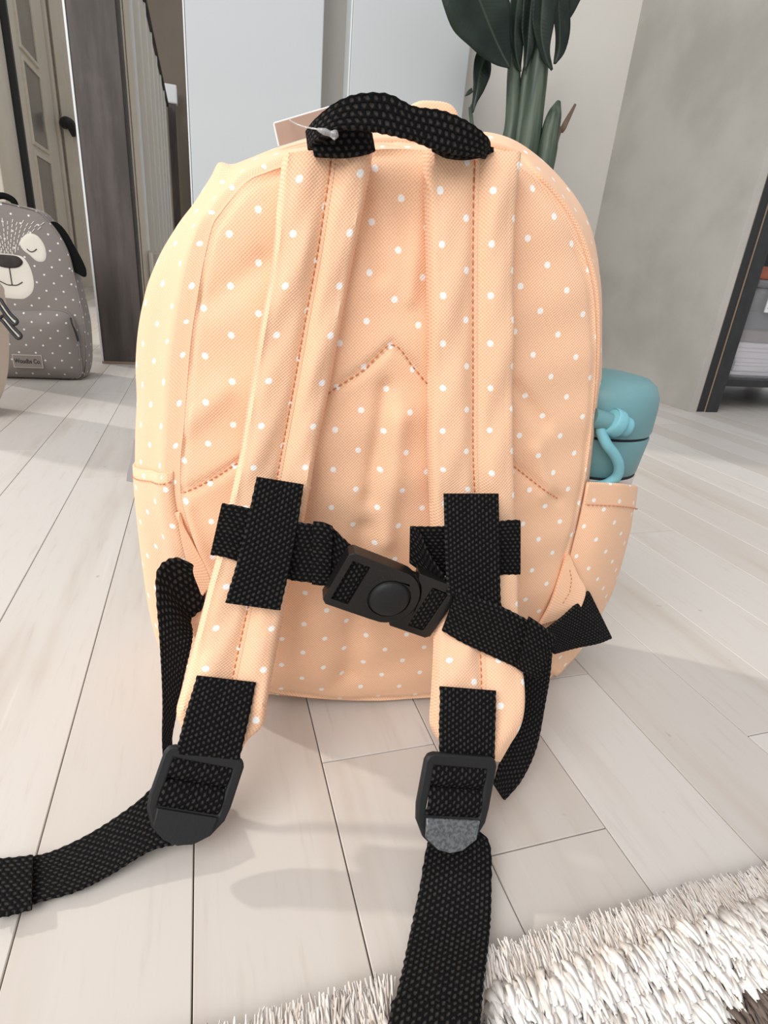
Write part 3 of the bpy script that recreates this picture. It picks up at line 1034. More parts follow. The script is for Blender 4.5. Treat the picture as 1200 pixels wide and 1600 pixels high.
ribbon('folded_end', [((-0.0153,-0.1751,0.019),(0.0183,-0.1807,0.019)),((-0.0183,-0.1826,0.0212),(0.0151,-0.1872,0.0212)),((-0.0226,-0.1905,0.0218),(0.0111,-0.1953,0.0218))], M['web'], tr, .0022, 6, wave=.0003)

# webbing from the bottom corners to the ladder buckles
ribbon('side_webbing', [((-0.1043,-0.0035,0.1135),(-0.0976,-0.002,0.0981)),((-0.1131,-0.006,0.1185),(-0.0993,-0.004,0.0853)),((-0.1207,-0.011,0.1146),(-0.1058,-0.008,0.0795)),((-0.122,-0.015,0.1004),(-0.1045,-0.014,0.0762)),((-0.1209,-0.021,0.0818),(-0.1041,-0.021,0.0726)),((-0.119,-0.032,0.0626),(-0.1078,-0.032,0.0568)),((-0.1176,-0.043,0.0461),(-0.1111,-0.043,0.0411)),((-0.117,-0.053,0.0336),(-0.1118,-0.053,0.0309)),((-0.1157,-0.06,0.0206),(-0.1052,-0.06,0.0148))], M['web'], bag, .0020, 12, wave=.0002)
ribbon('side_webbing', [((0.1471,0.004,0.0853),(0.1753,0.004,0.0451)),((0.1372,-0.004,0.083),(0.1602,-0.004,0.0474)),((0.1232,-0.012,0.0769),(0.1383,-0.012,0.0507)),((0.106,-0.022,0.0733),(0.1169,-0.022,0.0547))], M['web'], bag, .0024, 10, wave=.0002)
ribbon('side_webbing', [((0.0928,-0.024,0.0753),(0.1124,-0.024,0.0673)),((0.0892,-0.036,0.0583),(0.1081,-0.036,0.0523)),((0.0849,-0.05,0.0415),(0.1007,-0.05,0.0403)),((0.0742,-0.066,0.0334),(0.0912,-0.066,0.023)),((0.0636,-0.078,0.0278),(0.079,-0.078,0.0125)),((0.0581,-0.086,0.0206),(0.0663,-0.086,0.0075))], M['web'], bag, .0020, 10, wave=.0002)

# carry handle: a twisted loop of webbing with its two sewn ends
hd, *_ = ribbon('carry_handle', [((-0.0449,-0.01,0.3149),(-0.0462,-0.01,0.3223)),((-0.0424,-0.02,0.3167),(-0.0427,-0.02,0.3251)),((-0.0361,-0.026,0.3202),(-0.0363,-0.026,0.3297)),((-0.0266,-0.028,0.3211),(-0.0287,-0.028,0.3329)),((-0.017,-0.028,0.3209),(-0.0174,-0.028,0.3343)),((-0.0067,-0.027,0.3203),(-0.0065,-0.027,0.3318)),((0.0046,-0.026,0.3183),(0.0057,-0.026,0.332)),((0.015,-0.024,0.3177),(0.0175,-0.024,0.33)),((0.0247,-0.02,0.3187),(0.0269,-0.02,0.3269)),((0.0293,-0.012,0.3201),(0.0314,-0.012,0.3254))], M['web'], bag, .0040, 10, wave=.00015)
ribbon('handle_end', [((-0.0437,-0.014,0.3121),(-0.0456,-0.014,0.321)),((-0.0339,-0.0165,0.3125),(-0.0358,-0.0165,0.3223)),((-0.0258,-0.016,0.314),(-0.0265,-0.016,0.324)),((-0.0202,-0.012,0.3163),(-0.0223,-0.012,0.3233))], M['web'], hd, .0060, 10)
ribbon('handle_end', [((0.0068,-0.014,0.3195),(0.0064,-0.014,0.3209)),((0.0128,-0.017,0.3176),(0.0137,-0.017,0.3221)),((0.0229,-0.017,0.318),(0.0235,-0.017,0.3237)),((0.0329,-0.012,0.3222),(0.0325,-0.012,0.3243))], M['web'], hd, .0050, 10)

# grey zip pull hanging at the left front edge
zp = [(-0.1414,0.05,0.1671),(-0.1433,0.05,0.1575),(-0.1463,0.05,0.1478),(-0.1476,0.05,0.1412)]
ribbon('zip_pull', [(tuple(np.array(p) + (0, .001, 0)), tuple(np.array(p) + (.007, -.002, 0))) for p in zp], M['grey_plastic'], bag, .0025, 5)

# ---------------------------------------------------------------- hang tag behind the handle
tg = thing('hang_tag', "brown card hang tag with pale edges, tied to the backpack's carry handle", 'tag', (BX, BY, 0), BRZ)
T0, T1, T2 = [np.array(q) for q in [(-0.061,0.02,0.3285),(-0.0316,0.02,0.3394),(-0.0587,0.02,0.32)]]
n_ = np.cross(T1 - T0, T2 - T0)
n_ /= np.linalg.norm(n_)
T3 = T1 + (T2 - T0)
V = [p + n_ * e for e in (.0003, -.0003) for p in (T0, T1, T3, T2)]
FB = [(0, 1, 2, 3), (7, 6, 5, 4), (0, 4, 5, 1), (1, 5, 6, 2), (2, 6, 7, 3), (3, 7, 4, 0)]
card = mk('card', V, FB, M['card'], tg, smooth=False)
for a, b in ((T0, T1), (T0, T2)):
    d = (b - a) / np.linalg.norm(b - a)
    tube('card_edge', [a, b], .00045, M['card_edge'], card, 6, 1)
fs, *_ = tube('nylon_fastener', [(-0.0542,0.018,0.3304),(-0.0532,0.01,0.3282),(-0.0487,-0.012,0.3228),(-0.0428,-0.024,0.3202),(-0.0391,-0.026,0.3192)], [.0003, .0003, .0003, .0004, .0009], M['nylon'], tg, 8, 6), None
tube('barb', [(-0.044,-0.0265,0.3198),(-0.0409,-0.0265,0.3193),(-0.0389,-0.0265,0.3189),(-0.0368,-0.0265,0.3187),(-0.0355,-0.0265,0.3184)], [.0006, .0013, .0011, .0020, .0004], M['nylon'], fs, 8, 4)

# ---------------------------------------------------------------- water bottle in the right pocket
bw = BAGM @ Vector((.1515, .050, .030))
bt_ = thing('water_bottle', "teal-lidded pale drinking bottle standing in the peach backpack's side pocket", 'bottle', bw, BRZ)
z_ = -.021
lathe('body', [(.022, 0), (.0265, .002), (.028, .006), (.029, .06), (.0325, .118), (.0335, .150 + z_)], M['bottle'], bt_)
lathe('lid_collar', [(.0325, .1515 + z_), (.0335, .1525 + z_), (.0350, .165 + z_), (.0362, .1755 + z_), (.0358, .1765 + z_), (.030, .1768 + z_)], M['teal'], bt_)
lathe('gap_ring', [(.0320, .1490 + z_), (.0330, .1495 + z_), (.0330, .1515 + z_), (.0320, .152 + z_)], M['dark'], bt_)
lathe('lid_gap', [(.033, .1765 + z_), (.0352, .1768 + z_), (.0352, .1782 + z_), (.033, .1785 + z_)], M['dark'], bt_)
lathe('lid_cap', [(.030, .1782 + z_), (.0360, .1783 + z_), (.0366, .180 + z_), (.0366, .195 + z_), (.0358, .2020 + z_), (.0330, .2080 + z_), (.0275, .2120 + z_), (.016, .2140 + z_), (.004, .2145 + z_)], M['teal'], bt_)


def lo(p):
    return np.array(p) - np.array([.1515, .050, .030])


sp_ = [(0.1261,0.012,0.2009),(0.1351,0.012,0.1989),(0.1428,0.012,0.1972)]
tube('hinge_arm', [lo(p) for p in sp_], [.0058, .0058, .0055], M['teal'], bt_, 14, 4)
hg = [(0.1372,0.011,0.1997),(0.1382,0.011,0.1993),(0.1438,0.011,0.1975),(0.1447,0.011,0.1972)]
tube('hinge_collar', [lo(p) for p in hg], [.0070, .0084, .0084, .0070], M['teal_soft'], bt_, 16, 3)
hk = [(0.145,0.0115,0.1975),(0.1459,0.0115,0.1971),(0.1506,0.0115,0.1957),(0.152,0.0115,0.1953)]
tube('hinge_cap', [lo(p) for p in hk], [.0046, .0060, .0060, .0040], M['teal_soft'], bt_, 16, 3)
lp_ = [(0.1323,0.012,0.198),(0.1335,0.01,0.1923),(0.1374,0.008,0.1858),(0.1442,0.008,0.1795),(0.1498,0.009,0.1723),(0.1518,0.011,0.1645),(0.1482,0.013,0.1589),(0.1422,0.014,0.1567),(0.1339,0.014,0.1561),(0.127,0.014,0.1569)]
tube('carry_loop', [lo(p) for p in lp_], .0032, M['teal_soft'], bt_, 12, 6)

# ---------------------------------------------------------------- rug
k = NT('cream_pile')
u, v, uvw = k.uv()
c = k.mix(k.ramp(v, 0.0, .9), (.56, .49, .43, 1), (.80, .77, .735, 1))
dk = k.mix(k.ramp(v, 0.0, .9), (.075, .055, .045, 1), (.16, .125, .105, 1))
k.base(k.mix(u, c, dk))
k.rough(.9, .15)
M['pile'] = k.m
rug = thing('shaggy_rug', 'cream shaggy rug with a dark brown patch, along the floor before the backpack', 'rug', (.15, -.2, 0))
EDGE = .316
bevel(box('backing', (-.75, -.45, 0), (.75, EDGE, .005), plain('rug_backing', (.55, .48, .42), .95), rug), .002)
rs = np.random.RandomState(4)
TAIL = np.array([(-0.0728,0.3407),(-0.0388,0.3324),(-0.0495,0.3146),(-0.0596,0.2975),(-0.0762,0.2659),(-0.1084,0.2746),(-0.0948,0.3065),(-0.0845,0.321)])


def inside(x, y):
    c_, n = False, len(TAIL)
    for i in range(n):
        (xa, ya), (xb, yb) = TAIL[i], TAIL[i - 1]
        if (ya > y) != (yb > y) and x < (xb - xa) * (y - ya) / (yb - ya) + xa:
            c_ = not c_
    return c_


def tufts(n, x0, x1, y0, y1, scale=1.0):
    """locks of wool lying over towards the room, those at the border spilling outwards"""
    V, F, UV = [], [], []
    for i in range(n):
        x, y = rs.uniform(x0, x1), rs.uniform(y0, y1)
        if inside(x, y):
            continue
        wx, wy = x + .15, y - .2
        ex = EDGE - y
        cl = math.sin(wx * 230 + 3 * math.sin(wy * 190)) * .5 + math.sin(wy * 260 + 2 * math.sin(wx * 170)) * .5
        rim = max(0.0, 1 - ex / .014) if ex < .014 else 0.0
        fringe = rim > 0 and rs.uniform() < .35 + .65 * rim
        if fringe:
            lean = np.array([.12 + rs.normal(0, .16), 1.0 + rs.normal(0, .15)])
            ln, w = rs.uniform(.009, .013), rs.uniform(.0005, .0008)
            rise = .50
        else:
            lean = np.array([-.15 + .30 * cl + rs.normal(0, .14), -1.0 + rs.normal(0, .15)])
            ln, w = rs.uniform(.012, .018), rs.uniform(.0009, .0021)
            rise = .60
        ln *= scale
        w *= scale
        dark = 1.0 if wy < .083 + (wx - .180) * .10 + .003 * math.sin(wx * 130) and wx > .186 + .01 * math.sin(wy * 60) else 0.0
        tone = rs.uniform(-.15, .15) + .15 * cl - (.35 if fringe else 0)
        p = np.array([x, y, .004])
        k0 = len(V)
        sd = np.array([rs.normal(), rs.normal(), 0])
        sd /= np.linalg.norm(sd)
        for s in range(5):
            q = s / 4
            rw = w * (.80 + .9 * q - 1.15 * q ** 3)
            d2 = np.array([lean[0] * (.25 + 1.2 * q), lean[1] * (.25 + 1.2 * q), rise * (1 - 1.25 * q)])
            d2 /= np.linalg.norm(d2)
            s2 = np.cross(d2, sd)
            s2 /= np.linalg.norm(s2) + 1e-9
            s1 = np.cross(s2, d2)
            for a in (0, 2.094, 4.189):
                V.append(p + (s1 * math.cos(a) + s2 * math.sin(a)) * rw)
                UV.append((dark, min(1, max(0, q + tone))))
            p = p + d2 * ln / 4
            p[2] = max(p[2], .002)
        for s in range(4):
            for j in range(3):
                F.append((k0 + 3 * s + j, k0 + 3 * s + (j + 1) % 3, k0 + 3 * s + 3 + (j + 1) % 3, k0 + 3 * s + 3 + j))
    return V, F, UV


V, F, UV = tufts(21000, -.30, .26, .160, EDGE)
for args in ((7000, -.30, .26, EDGE - .012, EDGE),):
    a, b, c_ = tufts(*args)
    n0 = len(V)
    V += a
    F += [tuple(q + n0 for q in f) for f in b]
    UV += c_
for args in ((2600, -.75, .75, -.45, .160, 1.7), (2200, .26, .75, .160, EDGE, 1.2), (2200, -.75, -.30, .160, EDGE, 1.2)):
    a, b, c_ = tufts(*args)
    n0 = len(V)
    V += a
    F += [tuple(q + n0 for q in f) for f in b]
    UV += c_
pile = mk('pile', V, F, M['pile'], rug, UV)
pile['kind'] = 'stuff'

# ---------------------------------------------------------------- grey backpack with a sleepy animal face
GREY = (.25, .228, .215)
M['grey_canvas'] = canvas('grey_canvas', GREY, (.78, .75, .72), a=.0300, b=.0300, r=.0019, p=.0022, depth=.3)
M['grey_plain'] = canvas('grey_canvas_plain', GREY, p=.0022, depth=.3)
M['cream_print'] = plain('cream_print', (.74, .70, .62), .8, .2)
M['black_felt'] = plain('black_felt', (.008, .008, .008), .9, .1, bump=.3, bscale=400)
M['nose_print'] = plain('nose_print', (.05, .042, .04), .7, .2, .2, 60)
GX, GY = -.362, 1.385
gb = thing('backpack', 'small grey dotted backpack with a sleepy animal face, beside the timber post', 'backpack', (GX, GY, 0))
half = np.array([(-0.2998,1.385,0.3235),(-0.2851,1.385,0.3093),(-0.269,1.385,0.2858),(-0.2569,1.385,0.2542),(-0.2518,1.385,0.2188),(-0.2478,1.385,0.1822),(-0.2442,1.385,0.1511),(-0.2418,1.385,0.1191),(-0.2433,1.385,0.0729),(-0.2478,1.385,0.0321),(-0.2586,1.385,0.0041)])
hx = half[:, 0] - GX
hz = half[:, 2]
hz[-1] = .004
R_ = [(x, z) for x, z in zip(hx, hz)]
loop = [(0.0, hz[0] + .010), (.032, hz[0] + .006)] + R_ + [(.085, .002), (.04, .001)]
loop = loop + [(0.0, .001)] + [(-x, z) for x, z in loop[1:]][::-1]
loop = cr(np.array(loop), 5, True)
loop[:, 1] = np.maximum(loop[:, 1], .002)
NB = len(loop)
cb = np.array([0, .14])


def soft_bag(par, loop, cb, depth, bulge, mat_f, mat_s, uvoff=(0, 0)):
    n = len(loop)
    V, UV = [(cb[0], -bulge, cb[1])], [(uvoff[0] + cb[0], uvoff[1] + cb[1])]
    for i in range(1, 15):
        s = i / 14
        for x, z in loop:
            qx, qz = cb[0] + (x - cb[0]) * s, cb[1] + (z - cb[1]) * s
            V.append((qx, -bulge * (1 - s ** 4) + .0022 * math.sin(qx * 70) * math.cos(qz * 60) * (1 - s), qz))
            UV.append((uvoff[0] + qx, uvoff[1] + qz))
    F = [(0, 1 + (j + 1) % n, 1 + j) for j in range(n)]
    for i in range(13):
        a, b = 1 + i * n, 1 + (i + 1) * n
        F += [(a + j, a + (j + 1) % n, b + (j + 1) % n, b + j) for j in range(n)]
    mk('front_panel', V, F, mat_f, par, UV)
    V, UV = [], []
    for j in range(13):
        t = j / 12
        b = math.sin(PI * t)
        for i, (x, z) in enumerate(loop):
            g = 1 + .06 * b - .05 * t
            V.append((cb[0] + (x - cb[0]) * g, depth * t, max(.002, cb[1] + (z - cb[1]) * (1 + .03 * b - .04 * t))))
            UV.append((t * depth, i * .006))
    F = grid_faces(13, n, True, True)
    k0 = 12 * n
    F.append(tuple(range(k0, k0 + n)))
    mk('gusset', V, F, mat_s, par, UV)
    tube('piping', [(x, -.001, z) for x, z in loop], .0016, mat_s, par, 6, 1, True)


soft_bag(gb, loop, cb, .095, .016, M['grey_canvas'], M['grey_canvas'])


def gy(x, z):
    """depth of the grey bag's front at x, z"""
    d = loop - cb
    best = 0
    a = math.atan2(z - cb[1], x)
    k_ = np.argmin(np.abs(np.angle(np.exp(1j * (np.arctan2(d[:, 1], d[:, 0]) - a)))))
    s = math.hypot(x, z - cb[1]) / (np.linalg.norm(d[k_]) + 1e-9)
    return -.016 * (1 - min(s, 1) ** 4) + .0022 * math.sin(x * 70) * math.cos(z * 60) * (1 - min(s, 1))


def blob(name, pts, mat, par, lift, n=6):
    P = cr(np.array(pts), n, True)
    c_ = P.mean(0)
    V = [(c_[0], gy(*c_) - lift, c_[1])]
    for s in (.35, .7, .95, 1.0):
        for x, z in P:
            qx, qz = c_[0] + (x - c_[0]) * s, c_[1] + (z - c_[1]) * s
            V.append((qx, gy(qx, qz) - (lift if s < 1 else lift * .2), qz))
    m = len(P)
    F = [(0, 1 + (j + 1) % m, 1 + j) for j in range(m)]
    for i in range(3):
        a, b = 1 + i * m, 1 + (i + 1) * m
        F += [(a + j, a + (j + 1) % m, b + (j + 1) % m, b + j) for j in range(m)]
    V = np.array(V)
    return mk(name, V, F, mat, par)


def gl(P):
    return [(q[0] - GX, q[2]) for q in P]


eyeR = gl([(-0.3223,1.372,0.2826),(-0.3061,1.372,0.2808),(-0.296,1.372,0.2658),(-0.294,1.372,0.2475),(-0.299,1.372,0.2354),(-0.3115,1.372,0.2343),(-0.3234,1.372,0.2449),(-0.3332,1.372,0.2533),(-0.3367,1.372,0.2666)])
e_ = blob('eye_patch', eyeR, M['cream_print'], gb, .0010)
lid = gl([(-0.3259,1.37,0.255),(-0.3209,1.37,0.2509),(-0.3153,1.37,0.2514),(-0.309,1.37,0.2565)])
tube('closed_eye', [(x, gy(x, z) - .0016, z) for x, z in lid], .0009, M['nose_print'], e_, 6, 4)
eyeL = [(-x, z) for x, z in eyeR]
e2 = blob('eye_patch', eyeL[::-1], M['cream_print'], gb, .0010)
tube('closed_eye', [(-x, gy(x, z) - .0016, z) for x, z in lid], .0009, M['nose_print'], e2, 6, 4)
mzr = gl([(-0.3519,1.37,0.2425),(-0.3348,1.37,0.2393),(-0.3251,1.37,0.2215),(-0.3221,1.37,0.1958),(-0.3271,1.37,0.1762),(-0.3414,1.37,0.1631),(-0.3564,1.37,0.1609)])
mzr = [(max(x, .001), z) for x, z in mzr]
mz = blob('muzzle', mzr + [(-x, z) for x, z in mzr][::-1], M['cream_print'], gb, .0012, 4)
ns = gl([(-0.3515,1.368,0.2413),(-0.341,1.368,0.2388),(-0.3356,1.368,0.23),(-0.3436,1.368,0.2212),(-0.3551,1.368,0.218)])
ns = [(max(x, .001), z) for x, z in ns]
blob('nose', ns + [(-x, z) for x, z in ns][::-1], M['nose_print'], mz, .0030, 4)
ml = gl([(-0.3527,1.368,0.2193),(-0.353,1.368,0.203),(-0.3521,1.368,0.1865)])
zc = ml[-1][1]
tube('mouth_line', [(.001, gy(0, z) - .0018, z) for x, z in ml], .0009, M['nose_print'], mz, 6, 3)
tube('mouth_line', [(x, gy(x, z) - .0018, z) for x, z in ((-.019, zc + .006), (-.008, zc + .0005), (.001, zc), (.010, zc + .0008), (.020, zc + .007))], .0009, M['nose_print'], mz, 6, 4)
# fur strokes printed above the nose
V, F = [], []
rr = random.Random(2)
for i in range(15):
    for j in range(-9, 10):
        q = i / 14
        z = .238 + q * .062
        x = j * (.0030 + .0050 * q) + rr.uniform(-.0008, .0008)
        if abs(x) > .012 + .055 * q or (j + i) % 2:
            continue
        dx = j * .0009 * q
        y = gy(x, z) - .0007
        k0 = len(V)
        V += [(x - .0007, y, z), (x + .0007, y, z), (x + .0007 + dx, gy(x, z + .006) - .0007, z + .006), (x - .0007 + dx, gy(x, z + .006) - .0007, z + .006)]
        F.append((k0, k0 + 1, k0 + 2, k0 + 3))
fur = mk('fur_strokes', V, F, M['cream_print'], gb, smooth=False)
fur['kind'] = 'stuff'
# flop ears
ear = gl([(-0.2905,1.395,0.3013),(-0.2793,1.395,0.3092),(-0.2684,1.395,0.3058),(-0.2565,1.395,0.2908),(-0.2455,1.395,0.2672),(-0.2352,1.395,0.2442),(-0.2292,1.395,0.224),(-0.2319,1.395,0.2103),(-0.2445,1.395,0.2155),(-0.2565,1.395,0.2243),(-0.2586,1.395,0.2458),(-0.2638,1.395,0.2691),(-0.2752,1.395,0.2878),(-0.288,1.395,0.2947)])
for s in (1, -1):
    P = cr(np.array([(s * x, z) for x, z in ear]), 3, True)
    pts = [(x, z) for x, z in P]
    plate('ear', pts, [], .010, ((0, .012, 0), (1, 0, 0), (0, 0, 1), (0, -1, 0)), M['black_felt'], gb, .003)
# top handle
tube('top_handle', [(-.020, .02, .326), (-.016, .02, .340), (0, .02, .346), (.016, .02, .340), (.020, .02, .326)], .006, M['black_felt'], gb, 8, 5)
# zipped front pocket
pk = gl([(-0.3656,1.372,0.1406),(-0.322,1.372,0.1421),(-0.2846,1.372,0.1432),(-0.2664,1.372,0.1368),(-0.259,1.372,0.1194),(-0.2567,1.372,0.0872),(-0.2564,1.372,0.0474),(-0.2571,1.372,0.0203),(-0.2701,1.372,0.0048),(-0.33,1.372,-0.0024),(-0.388,1.372,-0.0068)])
pk = [(max(x, 0), max(z, .004)) for x, z in pk]
pkl = pk + [(-x, z) for x, z in pk[1:-1]][::-1]
P = cr(np.array(pkl), 4, True)
P[:, 1] = np.maximum(P[:, 1], .003)
c_ = np.array([0, .08])
V, UV = [(0, -.040, .08)], [(0, .08)]
m = len(P)
for i in range(1, 13):
    s = i / 12
    for x, z in P:
        qx, qz = x * s, c_[1] + (z - c_[1]) * s
        V.append((qx, -.012 - .028 * (1 - s ** 5) + .0018 * math.sin(qx * 55 + 1) * math.sin(qz * 70) * (1 - s * s), qz))
        UV.append((qx, qz))
F = [(0, 1 + (j + 1) % m, 1 + j) for j in range(m)]
for i in range(11):
    a, b = 1 + i * m, 1 + (i + 1) * m
    F += [(a + j, a + (j + 1) % m, b + (j + 1) % m, b + j) for j in range(m)]
pko = mk('front_pocket', V, F, M['grey_canvas'], gb, UV)
V, n2 = [], m
for t in (0, 1):
    for x, z in P:
        V.append((x, -.012 if t == 0 else .004, z))
mk('pocket_side', V, grid_faces(2, m, True, True), M['grey_plain'], pko)
tube('zip', [(x * 1.004, -.0125, z) for x, z in P[: m // 2 + 1]][2:-8], .0018, M['grey_plain'], pko, 6, 1)
zx, zz = gl([(-0.2624,1.372,0.1307)])[0]
tube('zip_pull', [(zx, -.024, zz), (zx + .002, -.028, zz - .012), (zx + .006, -.026, zz - .026), (zx + .009, -.025, zz - .046)], [.0022, .0014, .0022, .0022], M['blackmetal'], pko, 8, 4)
# woven label with its lettering
lx0, lz0 = gl([(-0.3758,1.345,0.0289)])[0]
lx1, lz1 = gl([(-0.3222,1.345,0.0555)])[0]
ly = -.0405
lb = box('label', (lx0, ly - .0008, lz0), (lx1, ly + .004, lz1), plain('label_edge', (.50, .45, .41), .8), pko, .0003)
box('label_field', (lx0 + .0014, ly - .0011, lz0 + .0014), (lx1 - .0014, ly, lz1 - .0014), plain('label_cloth', (.24, .21, .19), .8), lb)
tc = bpy.data.curves.new('lettering', 'FONT')
tc.body = 'Woudbs Co.'
tc.align_x = 'CENTER'
tc.align_y = 'CENTER'
tc.size = .0125
tc.offset = .0002
tc.extrude = .0003
to = bpy.data.objects.new('lettering', tc)
COL.objects.link(to)
bpy.context.view_layer.update()
dg = bpy.context.evaluated_depsgraph_get()
tm = bpy.data.meshes.new_from_object(to.evaluated_get(dg))
bpy.data.objects.remove(to)
xs = [v.co.x for v in tm.vertices]
sx = (lx1 - lx0 - .006) / (max(xs) - min(xs))
for v_ in tm.vertices:
    v_.co = Vector((v_.co.x * sx + (lx0 + lx1) / 2, ly - .0013 - v_.co.z, v_.co.y + (lz0 + lz1) / 2))
tm.materials.clear()
tm.materials.append(M['nose_print'])
tmo = bpy.data.objects.new('lettering', tm)
COL.objects.link(tmo)
tmo.parent = pko

# ---------------------------------------------------------------- beige backpack at the picture's left border
M['beige_canvas'] = canvas('beige_canvas', (.62, .52, .43), p=.0022, depth=.25)
HX, HY = -.405, 1.035
bb = thing('backpack', 'plain beige backpack with black zip pulls, cut off by the left border', 'backpack', (HX, HY, 0))
hb = np.array([(-0.2864,1.035,0.2018),(-0.2854,1.035,0.1874),(-0.2854,1.035,0.1653),(-0.2887,1.035,0.1274),(-0.2947,1.035,0.0882),(-0.3029,1.035,0.0528),(-0.3144,1.035,0.0248),(-0.3296,1.035,0.0079)])
hb[-1, 2] = .003
hx = hb[:, 0] - HX - .018
lp2 = [(0, .262), (.04, .254), (.068, .238), (.084, .220)] + [(x, z) for x, z in zip(hx, hb[:, 2])] + [(.05, .002)]
lp2 = lp2 + [(0, .002)] + [(-x, z) for x, z in lp2[1:]][::-1]
lp2 = cr(np.array(lp2), 5, True)
lp2[:, 1] = np.maximum(lp2[:, 1], .002)
soft_bag(bb, lp2, np.array([0, .13]), .085, .02, M['beige_canvas'], M['beige_canvas'])
for a, b in (((2, 474), (30, 508)), ((6, 498), (35, 529))):
    pass
for P in ([(-0.2907,1.022,0.1842),(-0.2867,1.022,0.1782),(-0.2787,1.022,0.165),(-0.27,1.022,0.1554)], [(-0.29,1.018,0.161),(-0.2854,1.018,0.1585),(-0.2757,1.018,0.1452),(-0.2669,1.018,0.1354)]):
    P = np.array([(q[0] - HX, q[1] - HY - .004 * i, q[2]) for i, q in enumerate(P)])
    d = np.array([.0026, 0, .0026])
    zz_ = tube('zip_pull', np.vstack([P + d, P[::-1] - d]), .0022, M['blackmetal'], bb, 8, 4, True)
    tube('cord', P[1:], .0010, M['cream_print'], zz_, 6, 3)

# ---------------------------------------------------------------- potted plant
k = NT('plant_leaf')
u, v, uvw = k.uv()
vn = k.math('ABSOLUTE', k.math('SINE', k.math('MULTIPLY', k.math('ADD', v, k.math('MULTIPLY', k.math('ABSOLUTE', u), -.6)), 420)))
nz = k.noise(k.obj(), 14, 3)
c = k.mix(k.ramp(nz, .35, .7), (.007, .014, .010, 1), (.022, .034, .026, 1))
k.base(k.mix(k.math('MULTIPLY', k.ramp(k.math('ABSOLUTE', u), .0035, .0005), .7), c, (.05, .075, .05, 1)))
k.rough(.42, .28)
k.bump(vn, .15, .001)
M['leaf'] = k.m
k = NT('plant_stalk')
mp = k.n('ShaderNodeMapping')
k.link(k.obj(), mp.inputs['Vector'])
mp.inputs['Scale'].default_value = (1, 1, .06)
nz = k.noise(mp.outputs[0], 90, 4)
k.base(k.mix(k.ramp(nz, .3, .7), (.030, .048, .032, 1), (.105, .135, .095, 1)))
k.rough(.45, .4)
k.bump(nz, .3, .001)
M['stalk'] = k.m
M['dry'] = plain('dry_sheath', (.22, .15, .11), .8, .2, .3, 40)
PX, PY = .765, 1.46
pl_ = thing('potted_plant', 'dark green large-leaved potted plant standing by the white back wall', 'plant', (PX, PY, 0))
lathe('pot', [(.075, 0), (.085, .004), (.105, .20), (.112, .215), (.112, .235), (.102, .235), (.096, .205), (.02, .205)], plain('pot_glaze', (.55, .52, .48), .35, .5, .05, 10), pl_)
lathe('soil', [(.096, .19), (.097, .21), (.05, .214), (.005, .215)], plain('potting_soil', (.03, .02, .015), .95, .1, .4, 90, .6, 120), pl_)
ST = [  # px-derived stalk centre lines at the plant's depth
    ([(0.7794,1.46,0.075),(0.7276,1.46,0.5342),(0.7257,1.46,0.6267),(0.7102,1.46,0.7245),(0.7026,1.46,0.806),(0.6906,1.46,0.915)], [.018, .019, .018, .015, .011, .008], 'stalk'),
    ([(0.8181,1.44,0.0797),(0.7664,1.44,0.55),(0.7637,1.44,0.6476),(0.7611,1.44,0.7398),(0.7566,1.44,0.821),(0.7477,1.44,0.9189)], [.026, .028, .026, .022, .014, .008], 'stalk'),
    ([(0.8663,1.42,0.0847),(0.8062,1.42,0.5254),(0.8076,1.42,0.5987),(0.8112,1.42,0.6442),(0.8168,1.42,0.6727)], [.022, .024, .022, .017, .005], 'stalk'),
    ([(0.8541,1.45,0.0796),(0.7501,1.45,0.5357),(0.7417,1.45,0.64),(0.7385,1.45,0.7144),(0.7451,1.45,0.7872),(0.742,1.45,0.8554)], [.016, .015, .014, .012, .010, .008], 'stalk'),
    ([(0.9259,1.45,0.0824),(0.8429,1.45,0.5812),(0.8587,1.45,0.6301),(0.8806,1.45,0.6815)], [.008, .006, .007, .003], 'dry'),
    ([(0.7549,1.47,0.0725),(0.628,1.47,0.6022),(0.6238,1.47,0.6397),(0.6238,1.47,0.6708)], [.005, .0045, .0045, .003], 'stalk'),
]
for P, r, mn in ST:
    P = np.array(P) - np.array([PX, PY, 0])
    b = np.array([P[0][0] * .35, P[0][1] * .35, .20])
    P[0] = b
    tube('stalk', P, r, M[mn], pl_, 12, 6)


def leaf(mid, wl, wr, fold=.25, name='leaf', droop=0.0, n=5):
    """broad leaf along a midrib: wl / wr are the half-widths left and right at each station"""
    A = cr(np.column_stack([np.array(mid), wl, wr]), n)
    P = A[:, :3] - np.array([PX, PY, 0])
    T = np.gradient(P, axis=0)
    T /= np.linalg.norm(T, axis=1)[:, None] + 1e-12
    V, UV = [], []
    arc = np.concatenate([[0], np.cumsum(np.linalg.norm(np.diff(P, axis=0), axis=1))])
    for i in range(len(P)):
        sd = np.cross(T[i], (0, -1.0, 0))
        sd /= np.linalg.norm(sd) + 1e-9
        nn = np.cross(sd, T[i])
        for q in (-1, -.75, -.5, -.25, -.06, 0, .06, .25, .5, .75, 1):
            w = A[i, 3] if q < 0 else A[i, 4]
            V.append(P[i] + sd * (q * w) + np.array([0, -1, 0]) * (fold * abs(q) * w - fold * .5 * q * q * w) + nn * .002 * math.sin(arc[i] * 90 + q * 3) * abs(q))
            UV.append((q * w, arc[i]))
    o = mk(name, V, grid_faces(len(P), 11), M['leaf'], pl_, UV)
    sd_ = o.modifiers.new('thickness', 'SOLIDIFY')
    sd_.thickness = .0012
    return o


